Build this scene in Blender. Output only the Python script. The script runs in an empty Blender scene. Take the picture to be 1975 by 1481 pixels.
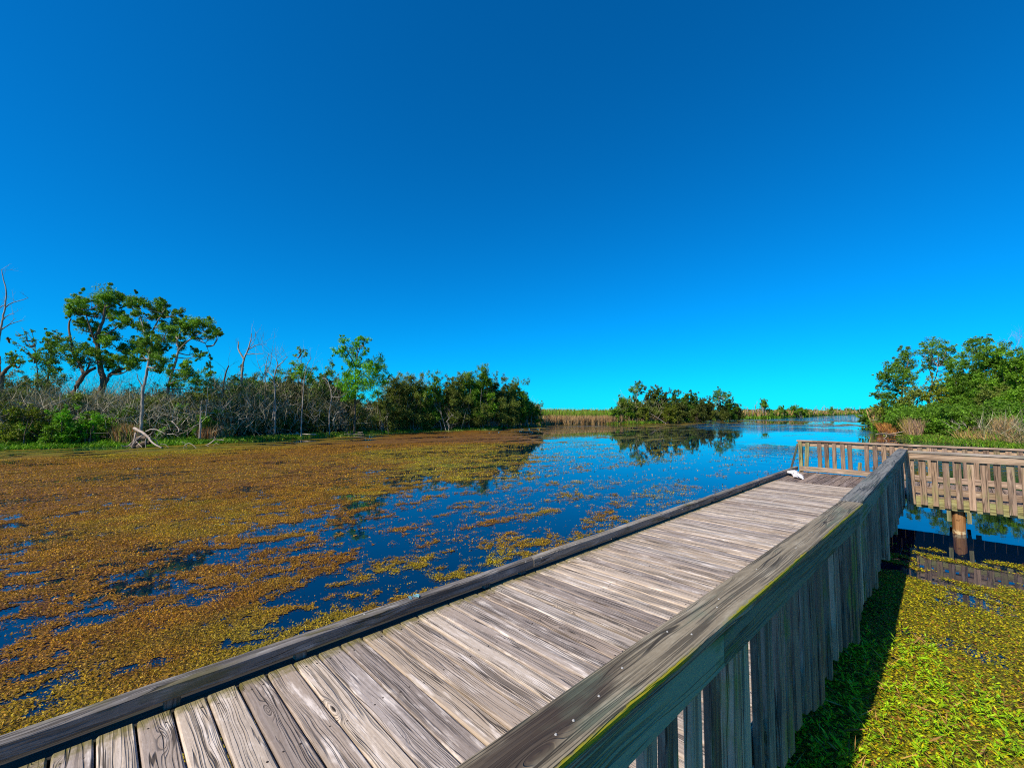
import bpy, math, random
import numpy as np
S = bpy.context.scene
COL = S.collection
rs = np.random.RandomState(7)
random.seed(7)

# ------------------------------------------------------------------ camera, sky, sun, exposure
F, HOR, CH = 826.0, 792.0, 1.55                 # focal length and horizon row of the photo, eye height over the deck
PITCH = math.atan((HOR-740.5)/F)
cam = bpy.data.objects.new('camera', bpy.data.cameras.new('camera'))
COL.objects.link(cam); S.camera = cam
cam.location = (0, 0, CH)
cam.rotation_euler = (math.pi/2+PITCH, 0, 0)
cam.data.sensor_width = 36; cam.data.lens = 36*F/1975
cam.data.clip_start = .05; cam.data.clip_end = 9000
TH = math.radians(45.8)                         # heading of the boardwalk, right of the view axis
UX = np.array([math.sin(TH), math.cos(TH), 0.]); VX = np.array([math.cos(TH), -math.sin(TH), 0.])
ZX = np.array([0, 0, 1.])
SUN_EL, SUN_OFF = math.radians(44), math.radians(1.5)
h_ = -UX*math.cos(SUN_OFF)-VX*math.sin(SUN_OFF)
to_sun = h_*math.cos(SUN_EL)+ZX*math.sin(SUN_EL)
W = bpy.data.worlds.new('World'); S.world = W; W.use_nodes = True
nt = W.node_tree; bg = nt.nodes['Background']
sky = nt.nodes.new('ShaderNodeTexSky'); sky.sky_type = 'NISHITA'; sky.sun_disc = False
sky.sun_elevation = SUN_EL; sky.sun_rotation = math.atan2(h_[0], h_[1]) % (2*math.pi)
sky.air_density = 1; sky.dust_density = 0; sky.ozone_density = 8
wb = nt.nodes.new('ShaderNodeMix'); wb.data_type = 'RGBA'; wb.blend_type = 'MULTIPLY'
wb.inputs[0].default_value = 1; wb.inputs[7].default_value = (.012, 1.02, 1.55, 1)   # the photo's vivid blue grade
nt.links.new(sky.outputs[0], wb.inputs[6]); nt.links.new(wb.outputs[2], bg.inputs[0])
bg.inputs[1].default_value = .082
sl = bpy.data.lights.new('sun', 'SUN'); sl.energy = 5; sl.angle = math.radians(.53); sl.color = (1, .88, .70)
so = bpy.data.objects.new('sun', sl); COL.objects.link(so)
from mathutils import Vector
so.rotation_euler = Vector(to_sun).to_track_quat('Z', 'Y').to_euler(); so.location = (-20, -20, 30)
S.view_settings.view_transform = 'Standard'; S.view_settings.look = 'None'
S.view_settings.exposure = .3; S.view_settings.gamma = 1
S.cycles.use_denoising = False; S.cycles.filter_width = 1.1
WZ = -.65                                       # water level (the deck is 0)

# ------------------------------------------------------------------ helpers
def ray(x, y):
    d = ((x-987.5)/F, 1., -(y-740.5)/F); c, s = math.cos(PITCH), math.sin(PITCH)
    return np.array([d[0], c*d[1]-s*d[2], s*d[1]+c*d[2]])
def Pd(x, y, depth):                            # photo pixel -> point of the place at a forward distance
    r = ray(x, y); return r*(depth/r[1])+np.array([0, 0, CH])
def Pz(x, y, z=WZ):                             # photo pixel -> point of the place at a height
    r = ray(x, y); return r*((z-CH)/r[2])+np.array([0, 0, CH])
def uvz(u, v, z): return UX*u+VX*v+ZX*z

def tag(o, label=None, cat=None, group=None, kind=None):
    if label: o['label'] = label
    if cat: o['category'] = cat
    if group: o['group'] = group
    if kind: o['kind'] = kind
    return o
def thing(name, loc, label, cat, group=None):
    o = bpy.data.objects.new(name, None); COL.objects.link(o); o.location = loc; o.empty_display_size = .2
    return tag(o, label, cat, group)
def mkobj(name, me, mat, parent=None, loc=None):
    o = bpy.data.objects.new(name, me); COL.objects.link(o)
    if mat: me.materials.append(mat)
    if parent is not None: o.parent = parent
    elif loc is not None: o.location = loc
    return o

class MB:                                       # collects geometry, links it as ONE mesh
    def __init__(s): s.v = []; s.f = []; s.g = []; s.n = 0
    def add(s, v, f, g=None):
        v = np.asarray(v, float)
        s.v.append(v); s.f += [[i+s.n for i in q] for q in f]
        s.g.append(np.zeros((len(v), 3)) if g is None else np.asarray(g, float)); s.n += len(v)
    def mesh(s, name, base=(0, 0, 0), smooth=False):
        me = bpy.data.meshes.new(name)
        V = np.concatenate(s.v)-np.asarray(base); me.from_pydata(V.tolist(), [], s.f)
        a = me.attributes.new('guv', 'FLOAT_VECTOR', 'POINT'); a.data.foreach_set('vector', np.concatenate(s.g).ravel())
        if smooth: me.polygons.foreach_set('use_smooth', [True]*len(me.polygons))
        return me
    def build(s, name, mat, parent=None, base=None, smooth=False):
        if base is None:
            base = np.zeros(3); q = parent
            while q is not None: base = base+np.array(q.location); q = q.parent
        return mkobj(name, s.mesh(name, base, smooth), mat, parent, None if parent is not None else base)

def board(mb, p0, p1, up, w, t, bev=.004, n=5, wob=.0, rnd=None, bow=0.):
    """a weathered plank from p0 to p1 (centre line), w wide, t thick along up"""
    p0 = np.asarray(p0, float); p1 = np.asarray(p1, float); L = np.linalg.norm(p1-p0); a = (p1-p0)/L
    up = np.asarray(up, float); side = np.cross(a, up); side /= np.linalg.norm(side); up = np.cross(side, a)
    rnd = rs.rand() if rnd is None else rnd
    b = bev; x, y = w/2, t/2
    sec = np.array([(-x, y-b), (-x+b, y), (x-b, y), (x, y-b), (x, -y+b), (x-b, -y), (-x+b, -y), (-x, -y+b), (-x, y-b)])
    per = np.concatenate([[0], np.cumsum(np.linalg.norm(np.diff(sec, axis=0), axis=1))])
    V, G, Fc = [], [], []
    for i in range(n):
        k = i/(n-1); c = p0+a*L*k+side*rs.uniform(-wob, wob)+up*(rs.uniform(-wob, wob)*.5+bow*math.sin(k*math.pi))
        for j in range(9): V.append(c+side*sec[j, 0]+up*sec[j, 1]); G.append((L*k, per[j], rnd))
    for i in range(n-1):
        for j in range(8): Fc.append((i*9+j, i*9+j+1, (i+1)*9+j+1, (i+1)*9+j))
    o = len(V)
    for e, i in ((0, 0), (1, n-1)):
        for j in range(8): V.append(V[i*9+j].copy()); G.append((sec[j, 1]*.3+e*L, sec[j, 0]*1.0+.3, rnd+.37))
    Fc.append(tuple(o+j for j in range(8))[::-1] if False else tuple(o+j for j in range(8)))
    Fc.append(tuple(o+8+j for j in range(8))[::-1])
    mb.add(V, Fc, G)

def tube(mb, pts, rad, k=6, rnd=None):
    pts = np.asarray(pts, float); n = len(pts); rad = np.broadcast_to(np.asarray(rad, float), (n,))
    rnd = rs.rand() if rnd is None else rnd
    V, G, Fc = [], [], []; L = 0
    for i in range(n):
        d = pts[min(i+1, n-1)]-pts[max(i-1, 0)]; d /= max(np.linalg.norm(d), 1e-9)
        s = np.cross(d, [0.31, .17, 1.] if abs(d[2]) < .9 else [1., .2, 0]); s /= np.linalg.norm(s); q = np.cross(d, s)
        if i: L += np.linalg.norm(pts[i]-pts[i-1])
        for j in range(k+1):
            A = 2*math.pi*j/k; V.append(pts[i]+(s*math.cos(A)+q*math.sin(A))*rad[i]); G.append((L, A*rad[0], rnd))
    for i in range(n-1):
        for j in range(k): Fc.append((i*(k+1)+j, i*(k+1)+j+1, (i+1)*(k+1)+j+1, (i+1)*(k+1)+j))
    mb.add(V, Fc, G)

def smoothpath(pts, sub=3, jit=0.):
    """Catmull-Rom through the points"""
    P = np.asarray(pts, float); Q = np.vstack([2*P[0]-P[1], P, 2*P[-1]-P[-2]]); out = []
    for i in range(1, len(Q)-2):
        for s in range(sub):
            t = s/sub; a, b, c, d = Q[i-1], Q[i], Q[i+1], Q[i+2]
            out.append(.5*((2*b)+(-a+c)*t+(2*a-5*b+4*c-d)*t*t+(-a+3*b-3*c+d)*t**3))
    out.append(P[-1]); out = np.array(out)
    if jit: out[1:-1, :3] += rs.uniform(-jit, jit, (len(out)-2, 3))
    return out

def fast_mesh(name, V, Fq, tint=None):
    """V (N,3), Fq (M,k) -> mesh with a per-point colour"""
    me = bpy.data.meshes.new(name); M, k = Fq.shape
    me.vertices.add(len(V)); me.vertices.foreach_set('co', np.ascontiguousarray(V, np.float32).ravel())
    me.loops.add(M*k); me.loops.foreach_set('vertex_index', np.ascontiguousarray(Fq, np.int32).ravel())
    me.polygons.add(M); me.polygons.foreach_set('loop_start', np.arange(0, M*k, k, dtype=np.int32))
    me.update(calc_edges=True)
    if tint is not None:
        a = me.attributes.new('tint', 'FLOAT_COLOR', 'POINT')
        a.data.foreach_set('color', np.ascontiguousarray(np.c_[tint, np.ones(len(tint))], np.float32).ravel())
    return me
def unit(a): return a/np.maximum(np.linalg.norm(a, axis=1, keepdims=True), 1e-9)
def leaves(P, L, Wd, axis, nrm, tint):
    """one pointed leaf (rhombus) per point"""
    axis = unit(axis); b = unit(np.cross(axis, nrm)); L = L[:, None]/2; Wd = Wd[:, None]/2
    V = np.stack([P-axis*L, P+b*Wd-axis*L*.1, P+axis*L, P-b*Wd-axis*L*.1], 1).reshape(-1, 3)
    return V, np.arange(len(V)).reshape(-1, 4), np.repeat(tint, 4, 0)
def rdir(n): return unit(rs.normal(size=(n, 3)))

def vnoise(x, y, seed=0):
    xi = np.floor(x).astype(np.int64); yi = np.floor(y).astype(np.int64); fx = x-xi; fy = y-yi
    fx = fx*fx*(3-2*fx); fy = fy*fy*(3-2*fy)
    def hsh(a, b):
        n = (a*374761393+b*668265263+seed*974634777) & 0x7fffffff
        n = ((n ^ (n >> 13))*1274126177) & 0x7fffffff
        return ((n ^ (n >> 16)) & 0xffff)/65535.
    return (hsh(xi, yi)*(1-fx)+hsh(xi+1, yi)*fx)*(1-fy)+(hsh(xi, yi+1)*(1-fx)+hsh(xi+1, yi+1)*fx)*fy
def fbm(x, y, octs=4, seed=0, gain=.55):
    s = 0; a = 1; t = 0
    for o in range(octs): s = s+a*vnoise(x*2**o+o*17.3, y*2**o-o*9.1, seed+o); t += a; a *= gain
    return s/t

# ------------------------------------------------------------------ materials
class NT:
    def __init__(s, name):
        s.m = bpy.data.materials.new(name); s.m.use_nodes = True; s.t = s.m.node_tree; s.t.nodes.clear()
        s.out = s.t.nodes.new('ShaderNodeOutputMaterial')
    def n(s, ty, **kw):
        nd = s.t.nodes.new(ty)
        for k, v in kw.items(): setattr(nd, k, v)
        return nd
    def set(s, sock, v):
        if hasattr(v, 'is_linked') or isinstance(v, bpy.types.NodeSocket): s.t.links.new(v, sock)
        elif isinstance(v, (tuple, list)) and len(v) == 3 and sock.type == 'RGBA': sock.default_value = (*v, 1)
        else: sock.default_value = v
    def math(s, op, a, b=0., c=None, clamp=False):
        nd = s.n('ShaderNodeMath', operation=op, use_clamp=clamp); s.set(nd.inputs[0], a); s.set(nd.inputs[1], b)
        if c is not None: s.set(nd.inputs[2], c)
        return nd.outputs[0]
    def vec(s, x, y, z=0.):
        nd = s.n('ShaderNodeCombineXYZ')
        for i, q in enumerate((x, y, z)): s.set(nd.inputs[i], q)
        return nd.outputs[0]
    def sep(s, v):
        nd = s.n('ShaderNodeSeparateXYZ'); s.set(nd.inputs[0], v); return nd.outputs
    def noise(s, v, scale=1., detail=3., rough=.55, dist=0.):
        nd = s.n('ShaderNodeTexNoise'); s.set(nd.inputs['Vector'], v)
        for k, q in (('Scale', scale), ('Detail', detail), ('Roughness', rough), ('Distortion', dist)): s.set(nd.inputs[k], q)
        return nd.outputs[0]
    def attr(s, name): return s.n('ShaderNodeAttribute', attribute_name=name)
    def mix(s, fac, a, b, mode='MIX'):
        nd = s.n('ShaderNodeMix', data_type='RGBA', blend_type=mode); s.set(nd.inputs[0], fac); s.set(nd.inputs[6], a); s.set(nd.inputs[7], b)
        return nd.outputs[2]
    def step(s, x, lo, hi, smooth=True):
        nd = s.n('ShaderNodeMapRange', interpolation_type='SMOOTHSTEP' if smooth else 'LINEAR')
        s.set(nd.inputs[0], x); s.set(nd.inputs[1], lo); s.set(nd.inputs[2], hi); return nd.outputs[0]
    def ramp(s, x, stops):
        nd = s.n('ShaderNodeValToRGB'); e = nd.color_ramp.elements
        while len(e) < len(stops): e.new(.5)
        for el, (p, c) in zip(e, stops): el.position = p; el.color = (*c, 1)
        s.set(nd.inputs[0], x); return nd.outputs[0]
    def bump(s, h, strength=.5, dist=.01):
        nd = s.n('ShaderNodeBump'); s.set(nd.inputs['Height'], h); nd.inputs['Strength'].default_value = strength
        nd.inputs['Distance'].default_value = dist; return nd.outputs[0]
    def pbsdf(s, col, rough=.7, normal=None, spec=.3, **kw):
        nd = s.n('ShaderNodeBsdfPrincipled'); s.set(nd.inputs['Base Color'], col); s.set(nd.inputs['Roughness'], rough)
        s.set(nd.inputs['Specular IOR Level'], spec)
        if normal is not None: s.set(nd.inputs['Normal'], normal)
        for k, v in kw.items(): s.set(nd.inputs[k.replace('_', ' ')], v)
        return nd.outputs[0]
    def finish(s, sh): s.t.links.new(sh, s.out.inputs[0]); return s.m

def wood(name, light, mid, dark, tint2, algae=None, algae_amt=0., end_moss=False, edge_moss=False, blot=.5, fine=70., stain=None, knot=1., wav=1., tone=.75, crk=0., rng=1.):
    """weathered plank: long grain that bends round knots, cracks, bleached patches, algae"""
    t = NT(name); g = t.sep(t.attr('guv').outputs['Vector']); X, Y, R = g[0], g[1], g[2]
    r1 = t.math('MULTIPLY', R, 53.7); r2 = t.math('FRACT', t.math('MULTIPLY', R, 17.13)); r3 = t.math('FRACT', t.math('MULTIPLY', R, 71.7))
    low = t.noise(t.vec(t.math('MULTIPLY_ADD', X, 1.7, r1), t.math('MULTIPLY', Y, 9.), r1), 1., 2.)
    vor = t.n('ShaderNodeTexVoronoi', feature='F1'); 
    t.set(vor.inputs['Vector'], t.vec(t.math('MULTIPLY_ADD', X, 1.5, r1), t.math('MULTIPLY_ADD', Y, 6.5, r1), 0.)); vor.inputs['Scale'].default_value = 1
    vd = vor.outputs['Distance']
    kn = t.math('POWER', t.step(vd, .30, .0), 2.)
    rings = t.math('MULTIPLY', kn, 9.*knot)
    gy = t.math('ADD', t.math('MULTIPLY', Y, fine), t.math('ADD', t.math('MULTIPLY', low, 6.*wav), rings))
    grain = t.noise(t.vec(gy, t.math('MULTIPLY_ADD', X, .6, r1), r1), 1., 3., .6)
    gy2 = t.math('ADD', t.math('MULTIPLY', Y, fine*2.3), t.math('ADD', t.math('MULTIPLY', low, 14.*wav), t.math('MULTIPLY', rings, 2.2)))
    fineg = t.noise(t.vec(gy2, t.math('MULTIPLY_ADD', X, 1.1, r1), r1), 1., 2., .6)
    spn = t.noise(t.vec(t.math('ADD', t.math('MULTIPLY', Y, 30.), t.math('MULTIPLY', low, 2.)), t.math('MULTIPLY_ADD', X, .55, r1), r1), 1., 2., .5)
    split = t.math('MULTIPLY', t.step(t.math('ABSOLUTE', t.math('SUBTRACT', spn, .47)), .022, .006), t.step(t.noise(t.vec(t.math('MULTIPLY', X, 1.3), t.math('MULTIPLY', Y, 12.), r1), 1., 2.), .42, .56))
    lg = t.noise(t.vec(t.math('MULTIPLY', gy, .75), t.math('MULTIPLY_ADD', X, .8, r1), t.math('ADD', r1, 5.)), 1., 1.5, .5)
    dens = t.noise(t.vec(t.math('MULTIPLY_ADD', X, 1.1, r1), t.math('MULTIPLY', Y, 14.), r1), 1., 2.)
    lines = t.math('MULTIPLY', t.step(t.math('ABSOLUTE', t.math('SUBTRACT', lg, .5)), .075, .02), t.step(dens, .40-crk, .60-crk))
    crack = t.math('MAXIMUM', split, t.math('MULTIPLY', lines, .7))
    def mixc(p, q, k): return tuple(x*(1-k)+y*k for x, y in zip(p, q))
    col = t.ramp(grain, [(.25, mixc(light, mid, .4)), (.5, mid), (.75, mixc(mid, dark, .34))])
    flk = t.noise(t.vec(t.math('MULTIPLY_ADD', X, 26., r1), t.math('MULTIPLY', Y, 80.), r1), 1., 3., .7)
    col = t.mix(t.math('MULTIPLY', t.step(flk, .5, .68), .35), col, light); col = t.mix(t.math('MULTIPLY', t.step(flk, .42, .28), .5), col, mixc(mid, dark, .7))
    # each plank its own tone
    col = t.mix(t.math('MULTIPLY', r2, tone), col, t.mix(.55, col, tint2))
    col = t.mix(1., col, t.ramp(r3, [(0., (.62/rng, .60/rng, .62/rng)), (.3, (.85/rng**.5, .84/rng**.5, .88/rng**.5)), (.65, (1, 1, 1)), (1., (1.22*rng, 1.18*rng, 1.12*rng))]), 'MULTIPLY')
    b = t.noise(t.vec(t.math('MULTIPLY_ADD', X, 3.2, r1), t.math('MULTIPLY', Y, 16.), r1), 1., 4., .65)
    col = t.mix(t.math('MULTIPLY', t.step(b, .52, .70), blot), col, tuple(min(1, c*1.35+.04) for c in light))
    col = t.mix(t.math('MULTIPLY', t.step(b, .42, .28), .45), col, tuple(c*.6 for c in mid))
    col = t.mix(t.math('MULTIPLY', crack, .85), col, tuple(c*.16 for c in dark))
    col = t.mix(t.step(vd, .06*knot, .025*knot), col, tuple(c*.25 for c in dark))
    if stain:                                   # dark rot stain with a shape of its own
        sx, sy, sr = stain
        dx = t.math('MULTIPLY', t.math('SUBTRACT', X, sx), 1.); dy = t.math('MULTIPLY', t.math('SUBTRACT', Y, sy), 6.)
        dd = t.math('SQRT', t.math('ADD', t.math('MULTIPLY', dx, dx), t.math('MULTIPLY', dy, dy)))
        dd = t.math('ADD', dd, t.math('MULTIPLY', t.math('SUBTRACT', b, .5), .5))
        col = t.mix(t.math('MULTIPLY', t.step(dd, sr, sr*.45), .8), col, (.035, .022, .018))
    geo = t.n('ShaderNodeNewGeometry').outputs['Position']
    if algae:
        an = t.noise(geo, 2.1, 4., .6); an2 = t.noise(t.vec(t.math('MULTIPLY', X, 2.), t.math('MULTIPLY', Y, 22.), r1), 1., 3.)
        m = t.step(t.math('ADD', t.math('MULTIPLY', an, .6), t.math('MULTIPLY', an2, .4)), .52, .64)
        col = t.mix(t.math('MULTIPLY', m, algae_amt), col, algae)
    if end_moss:
        mn = t.noise(geo, 22., 3.)
        m = t.math('MULTIPLY', t.step(t.math('SUBTRACT', X, t.math('MULTIPLY', t.math('SUBTRACT', mn, .5), .22)), .12, .0), .75)
        col = t.mix(m, col, (.13, .115, .012))
    if edge_moss:                               # yellow lichen along the outer top edge
        mn = t.noise(geo, 30., 3.); ln = t.noise(t.vec(t.math('MULTIPLY', X, 1.5), 0., r1), 1., 3.)
        yy = t.math('ADD', Y, t.math('MULTIPLY', t.math('SUBTRACT', mn, .5), .02))
        m = t.math('MULTIPLY', t.math('MULTIPLY', t.step(yy, edge_moss-.009, edge_moss-.001), t.step(yy, edge_moss+.016, edge_moss+.006)), t.step(ln, .33, .50))
        col = t.mix(m, col, (.34, .30, .012))
    hgt = t.math('SUBTRACT', t.math('ADD', t.math('MULTIPLY', grain, .5), t.math('MULTIPLY', flk, .25)), t.math('MULTIPLY', crack, 1.3))
    return t.finish(t.pbsdf(col, .78, t.bump(hgt, .75, .006), .25))

M = {}
M['deck'] = wood('weathered_deck_wood', (.65, .585, .53), (.43, .37, .315), (.15, .115, .09), (.41, .29, .17), end_moss=True, blot=.6, fine=85., wav=.9, knot=1., tone=.85)
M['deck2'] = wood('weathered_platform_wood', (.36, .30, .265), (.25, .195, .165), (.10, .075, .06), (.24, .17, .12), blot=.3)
M['cap'] = wood('rail_cap_wood', (.34, .30, .22), (.22, .19, .135), (.08, .062, .042), (.19, .15, .10), algae=(.13, .18, .125), algae_amt=.45, edge_moss=.149, blot=.4, fine=110., knot=.45, wav=.4, crk=.03, stain=(2.35, .06, .42))
M['cap2'] = wood('rail_cap_wood_far', (.26, .26, .25), (.165, .165, .155), (.06, .06, .055), (.13, .14, .13), algae=(.10, .14, .10), algae_amt=.3, blot=.3, fine=110., knot=.5, wav=.5)
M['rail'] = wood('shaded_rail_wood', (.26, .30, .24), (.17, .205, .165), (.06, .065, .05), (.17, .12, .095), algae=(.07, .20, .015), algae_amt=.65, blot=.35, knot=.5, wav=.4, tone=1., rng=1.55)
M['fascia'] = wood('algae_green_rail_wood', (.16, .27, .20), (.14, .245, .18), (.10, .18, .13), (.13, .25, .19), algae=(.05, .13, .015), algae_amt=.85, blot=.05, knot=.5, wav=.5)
M['curb'] = wood('curb_wood', (.42, .40, .37), (.24, .22, .19), (.08, .065, .05), (.17, .145, .11), algae=(.12, .105, .035), algae_amt=.75, blot=.4, fine=75.)
M['pink'] = wood('brown_picket_wood', (.42, .31, .23), (.31, .215, .155), (.13, .09, .065), (.30, .19, .10), algae=(.25, .25, .09), algae_amt=.5, blot=.35, rng=1.2)
M['cap3'] = wood('grey_rail_cap_wood', (.52, .46, .39), (.38, .32, .26), (.15, .12, .09), (.36, .28, .20), algae=(.24, .26, .15), algae_amt=.4, blot=.5, fine=90., wav=.5)
M['pale'] = wood('pale_rail_wood', (.55, .42, .31), (.42, .30, .21), (.2, .12, .08), (.5, .34, .2), algae=(.25, .23, .10), algae_amt=.3, blot=.6)
M['joist'] = wood('pale_green_joist_wood', (.36, .36, .19), (.27, .26, .12), (.12, .11, .05), (.28, .22, .10), algae=(.28, .34, .14), algae_amt=.6, blot=.4)
M['dark'] = wood('near_black_wood', (.07, .06, .045), (.045, .04, .03), (.02, .018, .014), (.05, .045, .03), algae=(.04, .05, .015), algae_amt=.5, blot=.1)  # near-black wood tone for the joists and piles below the planks

def barkmat(name, a, b, c):
    t = NT(name); g = t.sep(t.attr('guv').outputs['Vector'])
    n1 = t.noise(t.vec(t.math('MULTIPLY_ADD', g[0], 1.3, t.math('MULTIPLY', g[2], 31.)), t.math('MULTIPLY', g[1], 9.), g[2]), 1., 4., .65)
    n2 = t.noise(t.n('ShaderNodeNewGeometry').outputs['Position'], 1.4, 3.)
    col = t.ramp(n1, [(.3, c), (.5, b), (.68, a)]); col = t.mix(t.step(n2, .45, .65), col, t.mix(.5, col, a))
    return t.finish(t.pbsdf(col, .85, t.bump(n1, .6, .05), .15))
M['bark'] = barkmat('brown_bark', (.22, .17, .12), (.12, .088, .06), (.035, .025, .018))
M['greybark'] = barkmat('pale_grey_bark', (.42, .38, .33), (.27, .24, .20), (.09, .075, .06))
M['deadwood'] = barkmat('bleached_deadwood', (.55, .46, .38), (.36, .29, .235), (.10, .07, .05))
M['pile'] = barkmat('orange_brown_pile', (.45, .22, .09), (.30, .14, .05), (.13, .06, .025))

t = NT('pile_wood'); g = t.sep(t.attr('guv').outputs['Vector']); ge = t.n('ShaderNodeNewGeometry').outputs['Position']; pz = t.sep(ge)[2]
n1 = t.noise(t.vec(t.math('MULTIPLY', g[0], 1.5), t.math('MULTIPLY', g[1], 30.), 0.), 1., 4., .65); n2 = t.noise(ge, 16., 3.)
col = t.ramp(n1, [(.3, (.12, .055, .025)), (.5, (.30, .15, .06)), (.68, (.44, .25, .11))])
col = t.mix(t.math('MULTIPLY', t.step(t.math('ADD', pz, t.math('MULTIPLY', n2, .16)), -.47, -.53), t.step(n2, .42, .56)), col, (.62, .50, .30))   # crust left at the waterline
col = t.mix(t.step(n2, .60, .70), col, (.10, .05, .02))
M['pile'] = t.finish(t.pbsdf(col, .8, t.bump(n1, .7, .02), .2))
t = NT('leaf'); at = t.attr('tint').outputs['Color']
pb = t.pbsdf(at, .55, None, .25); tr = t.n('ShaderNodeBsdfTranslucent'); t.set(tr.inputs[0], t.mix(1., at, (1.1, 1.25, .5), 'MULTIPLY'))
mx = t.n('ShaderNodeMixShader'); mx.inputs[0].default_value = .25
t.t.links.new(pb, mx.inputs[1]); t.t.links.new(tr.outputs[0], mx.inputs[2]); M['leaf'] = t.finish(mx.outputs[0])
t = NT('dry_blade'); M['blade'] = t.finish(t.pbsdf(t.attr('tint').outputs['Color'], .75, None, .1))

t = NT('lake_water'); geo = t.n('ShaderNodeNewGeometry').outputs['Position']; g = t.sep(geo)
big = t.noise(geo, .045, 2.); dist = t.n('ShaderNodeVectorMath', operation='LENGTH'); t.set(dist.inputs[0], geo)
far = t.math('MAXIMUM', t.step(dist.outputs['Value'], 48., 75.), t.math('MULTIPLY', t.step(t.math('DIVIDE', g[0], g[1]), .50, .62), t.step(dist.outputs['Value'], 18., 30.)))
wob = t.noise(geo, 1.3, 3., .6); wob2 = t.noise(geo, 5.5, 2.)
amp = t.math('MULTIPLY', t.step(big, .42, .60), far)
hgt = t.math('MULTIPLY', wob, t.math('MULTIPLY_ADD', amp, 2.4, .018))
hgt = t.math('ADD', hgt, t.math('MULTIPLY', wob2, t.math('MULTIPLY_ADD', amp, .35, .004)))
M['water'] = t.finish(t.pbsdf((0., .008, .028), .02, t.bump(hgt, .6, .12), .5, IOR=1.65))

t = NT('floating_weed_mat'); geo = t.n('ShaderNodeNewGeometry').outputs['Position']
cov = t.attr('cover').outputs['Fac']; sp = t.noise(geo, 34., 3., .7); sp2 = t.noise(geo, 9., 2., .6); sp3 = t.noise(geo, 2.2, 3., .6)
mask = t.step(t.math('ADD', cov, t.math('ADD', t.math('MULTIPLY', t.math('SUBTRACT', sp, .5), 1.1), t.math('MULTIPLY', t.math('SUBTRACT', sp2, .5), 1.0))), .06, .16)
c = t.mix(t.step(sp, .40, .66), t.mix(1., t.attr('tint').outputs['Color'], (.16, .15, .2), 'MULTIPLY'), t.mix(1., t.attr('tint').outputs['Color'], (.85, .85, .8), 'MULTIPLY'))
c = t.mix(t.math('MULTIPLY', t.step(sp3, .42, .66), .5), c, t.mix(1., c, (.62, .55, .8), 'MULTIPLY'))
pb = t.pbsdf(c, .6, t.bump(sp, 1., .03), .25); tp = t.n('ShaderNodeBsdfTransparent'); mx = t.n('ShaderNodeMixShader')
t.set(mx.inputs[0], mask); t.t.links.new(tp.outputs[0], mx.inputs[1]); t.t.links.new(pb, mx.inputs[2]); M['weed'] = t.finish(mx.outputs[0])

t = NT('bank_soil'); geo = t.n('ShaderNodeNewGeometry').outputs['Position']
n1 = t.noise(geo, .6, 5., .65); n2 = t.noise(geo, 6., 3.)
c = t.ramp(n1, [(.36, (.03, .022, .012)), (.5, (.06, .07, .014)), (.62, (.14, .12, .04))]); c = t.mix(t.step(n2, .5, .7), c, t.mix(.6, c, (.16, .13, .07)))
M['soil'] = t.finish(t.pbsdf(c, .95, t.bump(n2, .6, .1), .1))
t = NT('nail_metal'); M['nail'] = t.finish(t.pbsdf((.36, .35, .33), .5, None, .4))
t = NT('rusty_nail_metal'); M['rust'] = t.finish(t.pbsdf((.03, .022, .018), .8))
t = NT('white_plastic_bag'); M['bag'] = t.finish(t.pbsdf((.66, .64, .65), .5, t.bump(t.noise(t.n('ShaderNodeNewGeometry').outputs['Position'], 14., 3.), .5, .02), .4))
t = NT('pale_blue_glass'); M['glass'] = t.finish(t.pbsdf((.30, .62, .68), .12, None, .6, Transmission_Weight=.45))

# ------------------------------------------------------------------ ground, water
shore_px = [(0, 868), (150, 862), (275, 861), (400, 856), (470, 852), (560, 846), (640, 842), (700, 838), (780, 834), (860, 831), (950, 828), (1030, 823),
            (1060, 820), (1120, 818.5), (1180, 818), (1250, 817), (1300, 815), (1360, 811), (1430, 808), (1500, 806), (1550, 803.5), (1600, 801), (1672, 799),
            (1684, 828), (1700, 838), (1730, 846), (1790, 851), (1850, 857), (1975, 867)]
sp_ = np.array([Pz(x, y)[:2] for x, y in shore_px])
extra = [(-34, 14), (-38, 0), (-34, -18), (-18, -32), (0, -36), (16, -30), (24, -14), (27, 0), (28, 12)]
allp = np.vstack([sp_, extra]); az = np.arctan2(allp[:, 0], allp[:, 1]) % (2*math.pi); rr = np.hypot(*allp.T)
o = np.argsort(az); az, rr = az[o], rr[o]
az3 = np.concatenate([az-2*math.pi, az, az+2*math.pi]); lr3 = np.log(np.concatenate([rr, rr, rr]))
def shoreR(a): return np.exp(np.interp(np.asarray(a) % (2*math.pi), az3, lr3))*(1+.018*(fbm(np.asarray(a)*60, np.asarray(a)*0, 3, 5)-.5))
def landz(x, y):
    a = np.arctan2(x, y); r = np.hypot(x, y); d = r-shoreR(a)
    return np.interp(d, [-8, -2, 0, .6, 3, 9, 40], [-2.2, -1.0, WZ-.02, WZ+.10, WZ+.28, WZ+.42, WZ+.5])+.1*(fbm(x*.6, y*.6, 3, 3)-.5)*np.clip(d/1.5, 0, 1)
A = np.concatenate([np.arange(-60, 60, .2), np.arange(60, 300, 2.)])*math.pi/180
ds = np.array([-30, -8, -5, -2.5, -1, -.4, -.1, .1, .4, .8, 1.3, 2, 3, 4.5, 6.5, 9, 12, 16, 22, 30, 45, 80, 200, 600, 2000, 6000.])
Rg = shoreR(A)[:, None]+ds[None, :]; Rg = np.maximum(Rg, np.linspace(.5, 6, len(ds))[None, :]*.5)
gx = np.sin(A)[:, None]*Rg; gy = np.cos(A)[:, None]*Rg; gz = landz(gx, gy)
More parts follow.
